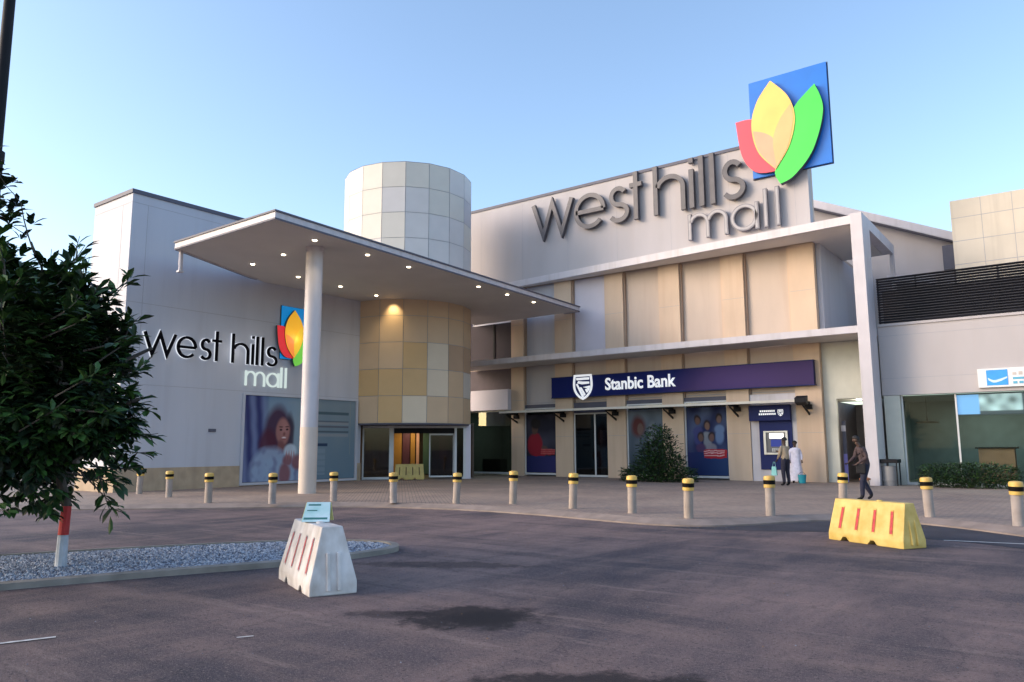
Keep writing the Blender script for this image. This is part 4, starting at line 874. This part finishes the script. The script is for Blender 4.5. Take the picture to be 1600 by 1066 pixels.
# ================================================================== BARRIERS
def barrier(name, loc, rz, Lb, Lt, Wb, Wt, H_, body, slotm, nslots, notches, label):
    root = empty(name, loc, rz, label=label, cat='traffic barrier')
    # profile: two feet notches cut along the long bottom edge, built as side outline columns
    m_ = MB(); cols = 24; z0n = .07
    xsb = [-Lb / 2 + Lb * i / cols for i in range(cols + 1)]
    def low(f): return z0n if any(abs(f - c) < .045 for c in notches) else 0
    rows_ = [0, .16, .2, .86, .92, 1]
    def pt(f, zf, side, lowz):
        z = max(zf * H_, lowz); k = z / H_
        kk = 0 if k < .18 else (k - .18) / .82                          # upright foot, then the slope
        k2 = kk
        x = (f - .5) * (Lb + (Lt - Lb) * k2); wy = (Wb + (Wt - Wb) * k2) / 2 * side
        return (x, wy, z)
    for side in (1, -1):
        base = len(m_.v)
        for i in range(cols + 1):
            f = i / cols; lz = low(f)
            for zf in rows_: m_.v.append(pt(f, zf, side, lz))
        nr = len(rows_)
        for i in range(cols):
            for j in range(nr - 1): a = base + i * nr + j; m_.f.append((a, a + nr, a + nr + 1, a + 1)); m_.m.append(0)
    nr = len(rows_); off = (cols + 1) * nr
    for i in range(cols):                                               # top and bottom
        a = i * nr + nr - 1; m_.f.append((a, a + nr, off + a + nr, off + a)); m_.m.append(0)
        a = i * nr; m_.f.append((a, a + nr, off + a + nr, off + a)); m_.m.append(0)
    for i in (0, cols):
        for j in range(nr - 1): a = i * nr + j; m_.f.append((a, a + 1, off + a + 1, off + a)); m_.m.append(0)
    # local coordinates: the root is placed with rotation, so build around zero
    def put(mb, nm, mats_, par, **k):
        me_o = mb.build(nm, mats_, None, **k); me_o.parent = par; return me_o
    bd = put(m_, 'body', body, root, bevel=.012)
    for side in (1, -1):
        for k in range(nslots):
            s = MB()
            f = .5 + (k - (nslots - 1) / 2) * (.92 / nslots)
            pts = []
            for df, zf in ((-.018, .30), (.018, .30), (.018, .80), (-.018, .80)):
                zz = zf; kk = (zz - .18) / .82
                x = (f + df - .5) * (Lb + (Lt - Lb) * kk); wy = ((Wb + (Wt - Wb) * kk) / 2) * side
                pts.append((x, wy, zz * H_))
            nrm = (Vector(pts[1]) - Vector(pts[0])).cross(Vector(pts[3]) - Vector(pts[0])).normalized()
            if nrm.y * side < 0: nrm = -nrm
            A_ = [Vector(p) + nrm * .003 for p in pts]
            s.add([tuple(a) for a in A_], [(0, 1, 2, 3)], 0)
            for ia, ib in ((0, 1), (1, 2), (2, 3), (3, 0)):              # raised lip round each slot
                c0 = sum(A_, Vector()) / 4
                o1 = A_[ia] + (A_[ia] - c0).normalized() * .02; o2 = A_[ib] + (A_[ib] - c0).normalized() * .02
                s.add([tuple(A_[ia] + nrm * .0), tuple(A_[ib]), tuple(o2 + nrm * .006), tuple(o1 + nrm * .006)], [(0, 1, 2, 3)], 1)
            put(s, 'slot', [slotm, body], root)
    # coupling channels on both ends
    for sx in (1, -1):
        c = MB(); e = Lb / 2
        for yy in (-.06, .06): c.add([(sx * (e - .06), yy - .02, .05), (sx * (e + .035), yy - .02, .05), (sx * (e + .035), yy + .02, .05), (sx * (e - .06), yy + .02, .05), (sx * (e - .12), yy - .02, H_ * .62), (sx * (e - .02), yy - .02, H_ * .62), (sx * (e - .02), yy + .02, H_ * .62), (sx * (e - .12), yy + .02, H_ * .62)], [(0, 1, 2, 3), (4, 5, 6, 7), (0, 1, 5, 4), (1, 2, 6, 5), (2, 3, 7, 6), (3, 0, 4, 7)])
        put(c, 'coupling', body, root, bevel=.008)
    c = MB(); c.lathe([(.05, 0), (.05, .012), (.03, .02)], (Lt * .1, 0, H_), 14); put(c, 'filler_cap', body, root)
    return root
whitep = mat('dirty_white_plastic', (.56, .50, .46), .55, .2, 5, stretch=(1, 1, .6), bump=.1, c2=(.72, .68, .67))
yellowp = mat('yellow_plastic', (.60, .38, .06), .5, .15, 4, bump=.15, c2=(.72, .52, .16))
redslot = mat('red_slot', (.50, .04, .04), .6, .3, 20)
WBC = (-7.46, 6.10, 0)
wbr = barrier('white_barrier', WBC, 0, 1.42, 1.22, .54, .24, .735, whitep, redslot, 4, (.27, .72), 'scuffed white plastic road barrier with red slots beside the gravel island')
wbr.rotation_euler.z = math.atan2(5.62 - 6.18, -6.92 + 8.21)
ybr = barrier('yellow_barrier', (-2.95, 14.12, 0), 0, 1.54, 1.44, .50, .20, .70, yellowp, redslot, 4, (.22, .6), 'pale yellow plastic road barrier with four red slots before the walking man')
ybr.rotation_euler.z = math.atan2(13.59 - 14.36, -2.42 + 3.72)
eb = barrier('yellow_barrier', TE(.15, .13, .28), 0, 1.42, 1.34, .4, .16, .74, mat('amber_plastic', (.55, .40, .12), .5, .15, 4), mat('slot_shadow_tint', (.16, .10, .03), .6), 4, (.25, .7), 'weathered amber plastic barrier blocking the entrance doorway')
eb.location = TE(.22, .12, .16); eb.rotation_euler.z = math.atan2(ev.y, ev.x)
# little sign on the white barrier
ns = empty('notice_board', (-7.50, 6.13, .745), label='small teal and white leaning notice board on top of the white barrier', cat='sign')
ns.rotation_euler = (0, 0, R(38)); ns.scale = (1, .8, .85)
def loc_build(mb, nm, mats_, par, **k): o = mb.build(nm, mats_, None, **k); o.parent = par; return o
q = MB(); q.add([(-.16, -.16, 0), (.17, -.16, 0), (.17, -.13, 0), (-.16, -.13, 0), (-.13, .0, .26), (.15, .0, .26), (.15, .03, .26), (-.13, .03, .26)], [(0, 1, 2, 3), (4, 5, 6, 7), (0, 1, 5, 4), (1, 2, 6, 5), (2, 3, 7, 6), (3, 0, 4, 7)]); loc_build(q, 'face_panel', mat('notice_teal', (.32, .62, .62), .4, .1, 4, c2=(.60, .74, .80)), ns)
q = MB(); q.add([(-.16, .13, 0), (.17, .13, 0), (.17, .16, 0), (-.16, .16, 0), (-.13, -.0 + .004 + .03, .255), (.15, .034, .255), (.15, .064, .255), (-.13, .064, .255)], [(0, 1, 2, 3), (4, 5, 6, 7), (0, 1, 5, 4), (1, 2, 6, 5), (2, 3, 7, 6), (3, 0, 4, 7)]); loc_build(q, 'back_panel', mat('notice_yellow', (.72, .66, .25), .5), ns)
q = MB(); q.add([(-.162, -.14, 0), (-.162, .14, 0), (-.132, .04, .25), (-.132, 0, .25), (-.168, -.14, 0), (-.168, .14, 0), (-.138, .04, .25), (-.138, 0, .25)], [(0, 1, 2, 3), (4, 5, 6, 7), (0, 1, 5, 4), (1, 2, 6, 5), (2, 3, 7, 6), (3, 0, 4, 7)]); loc_build(q, 'side_panel', MATS['notice_yellow'], ns)
q = MB()
for t0, t1, s0, s1 in ((.82, .90, .1, .62), (.12, .22, .05, .92), (.55, .60, .1, .5)):
    def fp(s_, t_): return (-.16 + .03 * t_ + s_ * (.33 - .05 * t_), -.163 + .16 * t_, .26 * t_ + .001)
    q.add([fp(s0, t0), fp(s1, t0), fp(s1, t1), fp(s0, t1)], [(0, 1, 2, 3)])
loc_build(q, 'print_bands', mat('notice_dark', (.03, .16, .16), .5), ns)

# bin / planter beside the pillar
bn = empty('litter_bin', (-6.0, 32.6, .12), label='grey litter bin with dark lid at the foot of the tall white pillar', cat='bin')
q = MB(); q.lathe([(.25, .12), (.27, .86)], (-6.1, 32.4, 0), 16); q.lathe([(.285, .3), (.285, .34)], (-6.1, 32.4, 0), 16); q.build('drum', mat('bin_grey', (.26, .25, .25), .6), bn, smooth=True)
q = MB(); q.box(-6.48, -5.72, 32.05, 32.75, .98, 1.12); q.build('lid', black, bn, bevel=.02)
q = MB()
for x, y in ((-6.42, 32.1), (-5.78, 32.1), (-5.78, 32.7), (-6.42, 32.7)): q.box(x - .02, x + .02, y - .02, y + .02, .12, .979)
q.build('stand', black, bn)
cn = empty('ground_lamp', (-6.85, 31.5, .12), label='squat tan pot lamp before the tall white pillar', cat='lamp')
q = MB(); q.lathe([(.16, .12), (.17, .3), (.13, .36)], (-6.75, 31.3, 0), 16); q.build('pot', mat('pot_tan', (.45, .33, .24), .7), cn, smooth=True)
q = MB(); q.lathe([(.2, .36), (.2, .42), (.06, .47)], (-6.75, 31.3, 0), 16); q.build('cap', mat('pot_cap', (.35, .12, .05), .5), cn, smooth=True)
bk = empty('bucket', (-9.45, 32.6, .12), label='teal bucket on the pavement right of the cash machine', cat='bucket')
q = MB(); q.lathe([(.13, .13), (.17, .46), (.18, .47), (.16, .46), (.12, .14)], (-9.4, 32.5, 0), 18); q.build('tub', mat('bucket_teal', (.02, .30, .38), .45), bk, smooth=True)
q = MB(); q.ribbon([(-9.56 + .32 * i / 8, .58 - .14 * ((i - 4) / 4) ** 2) for i in range(9)], .012, FX(32.5), -.006, .006); q.build('handle', black, bk)

# street lamp at far left
lp = empty('street_lamp', (-14.3, 4.65, 0), label='tall black lamp post rising behind the tree at the left edge', cat='street lamp')
q = MB(); q.lathe([(.16, 0), (.16, .3), (.125, .32), (.125, 6.4), (.14, 6.42), (.14, 6.6), (.095, 6.62), (.085, 10.6)], (-14.3, 4.65, 0), 18); q.build('pole', black, lp, smooth=True)
q = MB(); q.tube([(-14.3, 4.65, 10.5), (-14.0, 4.3, 10.9), (-13.3, 3.6, 11.0)], .05, 8); q.box(-13.6, -12.8, 2.9, 3.7, 10.92, 11.06); q.build('lamp_head', black, lp)

# ================================================================== VEGETATION
def leafmat(name, c, c2):
    m = mat(name, c, .5, .2, 6, c2=c2, spec=.4); return m
LF = [leafmat('leaf_dark', (.006, .017, .008), (.011, .026, .010)), leafmat('leaf_mid', (.012, .036, .010), (.020, .052, .013)), leafmat('leaf_fresh', (.030, .085, .016), (.05, .12, .022))]
bark = mat('bark', (.09, .075, .065), .9, .25, 8, bump=.5)
def leaf(q, p, d, L, wd, mi, up=Vector((0, 0, 1))):
    d = d.normalized(); s = d.cross(up)
    if s.length < .1: s = Vector((1, 0, 0))
    s = s.normalized() * wd / 2; n_ = s.cross(d).normalized()
    c1 = p + d * L * .35; c2_ = p + d * L * .7 - n_ * L * .04; e = p + d * L - n_ * L * .14; f = n_ * wd * .14
    q.add([p, c1 - s * .75 + f, c1, c1 + s * .75 + f, c2_ - s + f, c2_, c2_ + s + f, e], [(0, 2, 1), (0, 3, 2), (1, 2, 5, 4), (2, 3, 6, 5), (4, 5, 7), (5, 6, 7)], mi)
def tree():
    base = Vector((-11.19, 4.84, .05)); t = empty('tree', base, label='dark leafy tree with red and white painted trunk on the gravel island', cat='tree')
    tr = MB(); tips = []
    q0 = MB(); q0.tube([base, base + Vector((.01, 0, .42))], [.074, .066], 10, 1); q0.tube([base + Vector((.01, 0, .421)), base + Vector((.0, .02, .80))], [.066, .062], 10, 2)
    q0.tube([base + Vector((0, .02, .801)), base + Vector((-.05, -.1, 1.3)), base + Vector((-.1, -.2, 2.0))], [.062, .058, .055], 10, 0)
    C_ = Vector((-11.58, 4.05, 2.35)); rng = random.Random(4)
    def env(p):
        d = p - C_; az = math.atan2(d.y, d.x)
        rx = 1.66 + .22 * math.sin(az * 3 + 1) + .2 * math.sin(az * 5 + d.z * 2)
        r = math.hypot(d.x, d.y) / rx
        zz = d.z / (1.85 if d.z > 0 else 1.95)
        e = r * r + zz * zz
        top = (math.hypot(d.x + .3, d.y + .75) / .95) ** 2 + ((d.z - 1.5) / 2.5) ** 2
        return min(e, top)
    brs = []
    def grow(p, d, L, r, lvl):
        pts = [p]; dd = d.normalized(); n_ = 4
        for i in range(n_):
            dd = (dd + Vector((rng.uniform(-.22, .22), rng.uniform(-.22, .22), rng.uniform(-.08, .2)))).normalized()
            pts.append(pts[-1] + dd * L / n_)
        q0.tube(pts, [r * (1 - .5 * i / n_) for i in range(n_ + 1)], 6 if lvl < 2 else 4, 0)
        brs.extend(pts[1:] if lvl > 0 else [])
        if lvl < 3:
            for k in range(5 if lvl == 0 else 4):
                f = pts[rng.randint(1, n_)]; a = Vector((rng.uniform(-1, 1), rng.uniform(-1, 1), rng.uniform(-.5, .8))).normalized()
                if env(f + a * L * .5) < 1.0: grow(f, (dd * .5 + a).normalized(), L * .62, r * .5, lvl + 1)
    st = base + Vector((-.1, -.2, 1.9))
    for k in range(9):
        a = k * 2.4; grow(st + Vector((0, 0, rng.uniform(-.7, .3))), Vector((math.cos(a), math.sin(a), rng.uniform(-.25, .9))), rng.uniform(1.2, 1.6), .045, 0)
    grow(st, Vector((-.15, -.1, 1)), 2.3, .055, 0)
    q0.build('trunk', [bark, mat('trunk_whitewash', (.42, .45, .50), .8, .15, 10), mat('trunk_red_band', (.45, .03, .03), .7, .2, 10)], t, smooth=True)
    q = MB(); s_tw = MB()
    def rosette(p, out):
        k = rng.randint(5, 8); fresh = rng.random()
        for i in range(k):
            a = rng.uniform(0, 6.28); dd = (out * .7 + Vector((math.cos(a), math.sin(a), rng.uniform(-.5, .35))) * .9).normalized()
            mi = 0 if fresh < .35 else (1 if fresh < .85 else 2)
            if rng.random() < .15: mi = min(2, mi + 1)
            leaf(q, p + dd * .02, dd, rng.uniform(.12, .24), rng.uniform(.055, .095), mi, Vector((rng.uniform(-.5, .5), rng.uniform(-.5, .5), 1)))
    cnt = 0
    for p in brs:
        if env(p) < 1.05:
            for _ in range(2): rosette(p + Vector((rng.uniform(-.15, .15), rng.uniform(-.15, .15), rng.uniform(-.12, .12))), (p - C_).normalized())
    n_ = 0
    while n_ < 1000:
        p = C_ + Vector((rng.uniform(-2.7, 2.7), rng.uniform(-2.7, 2.7), rng.uniform(-2.3, 4)))
        e = env(p); cl = noise.noise(p * 1.3) 
        if e > 1.0 + .1 * cl: continue
        if e > .3 and cl < .06 : continue
        if e < .25 and rng.random() < .4: continue
        if p.z < 1.2 and noise.noise(p * 2.1) < -.05: continue
        rosette(p, (p - C_).normalized()); n_ += 1
        if rng.random() < .25: q0
    n_ = 0
    while n_ < 170:                                                     # leafy twigs that stick out of the crown
        a = rng.uniform(0, 6.28); el_ = rng.uniform(-.9, 1.2); dd = Vector((math.cos(a) * math.cos(el_), math.sin(a) * math.cos(el_), math.sin(el_)))
        p = C_.copy(); k = 0
        while env(p) < .93 and k < 80: p = p + dd * .05; k += 1
        dd = (dd + Vector((rng.uniform(-.4, .4), rng.uniform(-.4, .4), rng.uniform(-.2, .6)))).normalized(); L = rng.uniform(.25, .6); pts = [p - dd * .3, p, p + dd * L * .5, p + dd * L + Vector((0, 0, .05))]
        s_tw.tube(pts, [.014, .010, .007, .004], 4)
        for i in range(9):
            t_ = rng.uniform(.1, 1); o_ = Vector((rng.uniform(-1, 1), rng.uniform(-1, 1), rng.uniform(-.4, .6)))
            leaf(q, p + dd * L * t_, dd * .7 + o_, rng.uniform(.16, .27), rng.uniform(.065, .10), rng.choice((1, 1, 2, 2)), Vector((rng.uniform(-.6, .6), rng.uniform(-.6, .6), 1)))
        n_ += 1
    q.add(s_tw.v, s_tw.f, 3); q.build('crown', LF + [bark], t)
tree()
def bush(name, x, y, rx, ry, h_, n_, label, cat, L=.16, wd=.05, spiky=False, shape=None, seed=1):
    t = empty(name, (x, y, .12), label=label, cat=cat); rng = random.Random(seed)
    q = MB(); s = MB()
    for k in range(10 if not spiky else 14):
        a = rng.uniform(0, 6.28); r = rng.uniform(.1, .7)
        s.tube([(x + .1 * math.cos(a), y + .1 * math.sin(a), .12), (x + r * rx * .5 * math.cos(a), y + r * ry * .5 * math.sin(a), .12 + h_ * .4), (x + r * rx * math.cos(a) * .6, y + r * ry * math.sin(a) * .6, .12 + h_ * .8 * (1 - .5 * r))], [.03, .02, .008], 5)
    s.build('stems', bark, t)
    k = 0
    while k < n_:
        u, v, w_ = rng.uniform(-1, 1), rng.uniform(-1, 1), rng.uniform(0, 1)
        hmax = shape(u) if shape else (1 - .5 * (u * u + v * v))
        rr = math.hypot(u, v)
        if rr > 1 or w_ > hmax * (1 + .25 * noise.noise(Vector((u * 3, v * 3, seed)))): continue
        p = Vector((x + u * rx, y + v * ry, .12 + w_ * h_)); k += 1
        if spiky: d = Vector((rng.uniform(-.6, .6), rng.uniform(-.6, .6), 1))
        else: d = Vector((u + rng.uniform(-.8, .8), v + rng.uniform(-.8, .8), rng.uniform(-.3, .9)))
        leaf(q, p, d, L * rng.uniform(.7, 1.3), wd, rng.choice((0, 1, 1, 1, 2)) if spiky else rng.choice((0, 0, 1, 1, 2)), Vector((rng.uniform(-1, 1), rng.uniform(-1, 1), 1)))
    q.build('foliage', LF, t)
bush('bush', -15.2, 31.2, 1.75, 1.0, 2.45, 5200, 'tall dark green bush in front of the bank windows', 'bush', .17, .055, shape=lambda u: max(.22, 1.0 - 1.35 * abs(u - .05) ** 1.1), seed=3)
bush('hedge', -3.45, 32.1, 1.6, .7, .85, 5600, 'low rounded dark green hedge under the right shop window', 'hedge', .13, .035, False, shape=lambda u: 1 - .25 * abs(u) ** 3, seed=5)

# ================================================================== PEOPLE
skinm = mat('brown_skin', (.075, .040, .028), .55, .08, 12)
def person(loc, face, pose, cols, label, hairc=(.012, .01, .01), robe=False, scale=1.0, extras=None):
    """pose: dict of joints in body axes (x right, y forward, z up), metres, feet at z=0"""
    root = empty('person', loc, label=label, cat='person'); J = {k: Vector(v) * scale for k, v in pose.items()}
    rot = Matrix.Rotation(face, 4, 'Z')
    verts = []; edges = []; rad = []
    def V(p, r): verts.append(rot @ Vector(p)); rad.append(r * scale); return len(verts) - 1
    def chain(i, pts):
        for p, r in pts:
            j = V(p, r); edges.append((i, j)); i = j
        return i
    pel = V(J['pelvis'], .15)
    spine = chain(pel, [((J['pelvis'] + J['chest']) / 2, .15)]); ch = chain(spine, [(J['chest'], .18)])
    sh = (J['shl'] + J['shr']) / 2
    nk = chain(ch, [(sh + (J['head'] - sh) * .1, .085), (sh + (J['head'] - sh) * .42, .052)])
    hd = J['head']; up_ = (hd - sh).normalized(); fw_ = Vector((0, 1, 0)) if 'look' not in pose else J['look'].normalized()
    h1 = chain(nk, [(hd - up_ * .05 * scale, .068), (hd + up_ * .04 * scale, .092), (hd + up_ * .10 * scale, .07)])
    nb = V(hd + fw_ * .07 * scale, .03); edges.append((h1 - 1, nb)); nn = V(hd + fw_ * .105 * scale - up_ * .01, .012); edges.append((nb, nn))
    ch_ = V(hd + fw_ * .065 * scale - up_ * .075 * scale, .03); edges.append((h1 - 2, ch_))
    rt_ = fw_.cross(up_).normalized()
    for sg in (1, -1): e_ = V(hd + rt_ * sg * .085 * scale, .016); edges.append((h1 - 1, e_))
    for sd_ in 'lr':
        s_, e_, w_ = J['sh' + sd_], J['el' + sd_], J['wr' + sd_]
        a = chain(ch, [(s_, .082), (s_.lerp(e_, .5), .066), (e_, .055), (e_.lerp(w_, .5), .046), (w_, .026)])
        fd = (w_ - e_).normalized(); palm = w_ + fd * .055 * scale; pa = chain(a, [(palm, .03)])
        side = fd.cross(Vector((0, 1, .3))).normalized(); nrm = side.cross(fd).normalized()
        for k, ln in enumerate((.068, .078, .072, .056)):
            o_ = side * (k - 1.5) * .019 * scale; b0 = palm + fd * .035 * scale + o_
            chain(pa, [(b0, .009), (b0 + (fd * .6 + nrm * .25) * ln * .6 * scale, .008), (b0 + (fd * .75 + nrm * .6) * ln * scale, .0075)])
        chain(pa, [(palm - side * .03 * scale, .011), (palm - side * .05 * scale + fd * .03 * scale, .009)])
        hp, kn, an = J['hip' + sd_], J['kn' + sd_], J['an' + sd_]
        a = chain(pel, [(hp, .115), (hp.lerp(kn, .5), .095), (kn, .075), (kn.lerp(an, .4), .07), (an, .055)])
        td = J['toe' + sd_]; chain(a, [(an.lerp(td, .45) - Vector((0, 0, .03)), .04), (td, .033)])
    me = bpy.data.meshes.new('body'); me.from_pydata(verts, edges, []); o = bpy.data.objects.new('body', me); COL.objects.link(o)
    sk = o.modifiers.new('skin', 'SKIN'); sk.branch_smoothing = .6
    for i, r in enumerate(rad): me.skin_vertices[0].data[i].radius = (r, r)
    me.skin_vertices[0].data[0].use_root = True
    sb = o.modifiers.new('sub', 'SUBSURF'); sb.levels = 2; sb.render_levels = 2
    bpy.context.view_layer.update(); dg = bpy.context.evaluated_depsgraph_get(); m2 = bpy.data.meshes.new_from_object(o.evaluated_get(dg))
    bpy.data.objects.remove(o)
    for c in (skinm, cols['top'], cols['legs'], cols['shoes']): m2.materials.append(c)
    inv = rot.inverted()
    for f in m2.polygons:
        c = inv @ f.center; mi = 1
        if c.z < (J['pelvis'].z + .02): mi = 2
        if c.z < .10 * scale + min(J['anl'].z, J['anr'].z) * .3: mi = 3
        if (c - hd).length < .165 * scale or (c.z > sh.z + .03 and (c - hd).length < .24): mi = 0
        for sd_ in 'lr':
            w_ = J['wr' + sd_]
            if (c - w_ - (w_ - J['el' + sd_]).normalized() * .06).length < .085: mi = 0
            for jn in ('el', 'wr'):
                if mi == 2 and (c - J[jn + sd_]).length < .09: mi = 1
            fd = J['an' + sd_]
            if (c - J['toe' + sd_]).length < .11 or (c - fd).length < .07: mi = 3
        f.material_index = mi; f.use_smooth = True
    b_ = bpy.data.objects.new('body', m2); COL.objects.link(b_); b_.parent = root
    hr = MB(); C2 = rot @ (hd + up_ * .045 * scale - fw_ * .018 * scale); U = rot.to_3x3() @ up_; F = rot.to_3x3() @ fw_; Rr = rot.to_3x3() @ rt_
    vs = []; NS, NR = 12, 6
    for j in range(NR + 1):
        th = R(100) * j / NR
        for i in range(NS):
            ph = 2 * math.pi * i / NS; d_ = U * math.cos(th) + (F * math.cos(ph) + Rr * math.sin(ph)) * math.sin(th)
            back = .5 - .5 * math.cos(ph); rr = (.105 if j < NR else .085 + .025 * back) * scale
            if math.cos(ph) > .4 and j > 3: d_ = d_ + U * .35
            vs.append(C2 + d_.normalized() * rr)
    hr.add([tuple(v) for v in vs], [(j * NS + i, j * NS + (i + 1) % NS, (j + 1) * NS + (i + 1) % NS, (j + 1) * NS + i) for j in range(NR) for i in range(NS)])
    loc_build(hr, 'hair', mat('hair_black', hairc, .7, .2), root, smooth=True)
    ey = MB()
    for sg in (1, -1): c = rot @ (hd + fw_ * .088 * scale + rt_ * sg * .032 * scale + up_ * .015 * scale); ey.lathe([(.001, -.01), (.009, 0), (.001, .01)], tuple(c), 8)
    c = rot @ (hd + fw_ * .09 * scale - up_ * .045 * scale); ey.lathe([(.001, -.005), (.02, 0), (.001, .005)], tuple(c), 8)
    loc_build(ey, 'face_features', mat('eye_dark', (.02, .012, .012), .3), root)
    if robe:
        rb = MB(); zt = sh.z + .03; prof = []
        for r_, z in ((.27, .10), (.25, .5), (.2, .95), (.19, 1.15), (.21, 1.36), (.10, 1.46)): prof.append((r_ * scale, z * scale))
        rb.lathe(prof, (0, 0, 0), 24)
        rb.v = [(x * (1 + .10 * math.sin(6 * math.atan2(y, x)) * max(0, 1 - z)), y * .8 * (1 + .1 * math.sin(7 * math.atan2(y, x)) * max(0, 1 - z)), z) for x, y, z in rb.v]
        loc_build(rb, 'robe', cols['robe'], root, smooth=True)
    return root
def cloth(n_, c): return mat(n_, c, .85, .12, 10, bump=.2)
stand = dict(pelvis=(0, 0, .95), chest=(0, .0, 1.22), shl=(-.17, 0, 1.40), shr=(.17, 0, 1.40), head=(0, .02, 1.60), ell=(-.22, .05, 1.13), elr=(.22, .22, 1.15), wrl=(-.2, .18, .95), wrr=(.14, .42, 1.2),
             hipl=(-.09, 0, .90), hipr=(.09, 0, .90), knl=(-.10, .03, .50), knr=(.10, .02, .50), anl=(-.10, 0, .09), anr=(.11, -.02, .09), toel=(-.12, .15, .035), toer=(.13, .13, .035))
# man at the cash machine, seen side-on facing the machine
person((-9.40, 30.42, .12), R(62), stand, dict(top=cloth('tan_jacket', (.38, .29, .20)), legs=cloth('dark_trousers', (.02, .018, .035)), shoes=black), 'man in tan jacket and dark trousers beside the cash machine', scale=1.07)
bag = empty('carrier_bag', (-9.85, 30.4, .55), label='pale teal carrier bag hanging beside the man in the tan jacket', cat='bag')
q = MB(); q.add([(-9.95, 30.32, .5), (-9.72, 30.32, .5), (-9.72, 30.44, .5), (-9.95, 30.44, .5), (-9.93, 30.36, .85), (-9.76, 30.36, .85), (-9.76, 30.41, .85), (-9.93, 30.41, .85)], [(0, 1, 2, 3), (4, 5, 6, 7), (0, 1, 5, 4), (1, 2, 6, 5), (2, 3, 7, 6), (3, 0, 4, 7)]); q.build('sack', mat('bag_teal', (.22, .55, .52), .5), bag, bevel=.02)
q = MB(); q.ribbon([(-9.9, .84), (-9.86, 1.02), (-9.8, 1.02), (-9.78, .84)], .012, FX(30.385), -.006, .006); q.build('handle', MATS['bag_teal'], bag)
robe_pose = dict(stand); robe_pose.update(ell=(-.24, .0, 1.13), elr=(.24, .0, 1.13), wrl=(-.24, .08, .92), wrr=(.24, .08, .92))
person((-9.75, 32.9, .12), R(200), robe_pose, dict(top=cloth('white_cotton', (.72, .68, .78)), legs=cloth('white_cotton_low', (.72, .68, .78)), shoes=black, robe=cloth('white_robe', (.74, .70, .80))), 'person in long white robe standing right of the cash machine', robe=True, scale=1.0)
walk = dict(pelvis=(0, 0, .93), chest=(0, .07, 1.20), shl=(-.18, .10, 1.38), shr=(.18, .10, 1.38), head=(0, .2, 1.57), ell=(-.24, .05, 1.12), elr=(.24, .16, 1.13), wrl=(-.17, .25, .98), wrr=(.14, .36, 1.0),
            hipl=(-.09, 0, .88), hipr=(.09, 0, .88), knl=(-.10, .14, .50), knr=(.10, .02, .48), anl=(-.10, .16, .09), anr=(.10, -.17, .12), toel=(-.11, .31, .035), toer=(.10, -.05, .035))
person((-5.02, 23.4, .12), R(125), walk, dict(top=cloth('brown_shirt', (.055, .036, .040)), legs=cloth('navy_trousers', (.012, .014, .035)), shoes=black), 'man in brown shirt and navy trousers walking left behind the yellow barrier', scale=1.05)
# phone-sized pale object and folder the walking man carries
fo = empty('shoulder_bag', (-5.35, 23.2, 1.1), label='black shoulder bag carried by the walking man in brown', cat='bag')
q = MB(); q.box(-5.2, -4.95, 23.1, 23.18, .86, 1.12); q.build('pouch', black, fo, bevel=.02)
q = MB(); q.tube([(-5.22, 23.08, 1.18), (-5.15, 23.16, 1.35), (-5.02, 23.3, 1.52)], .012, 6); q.build('strap', black, fo)
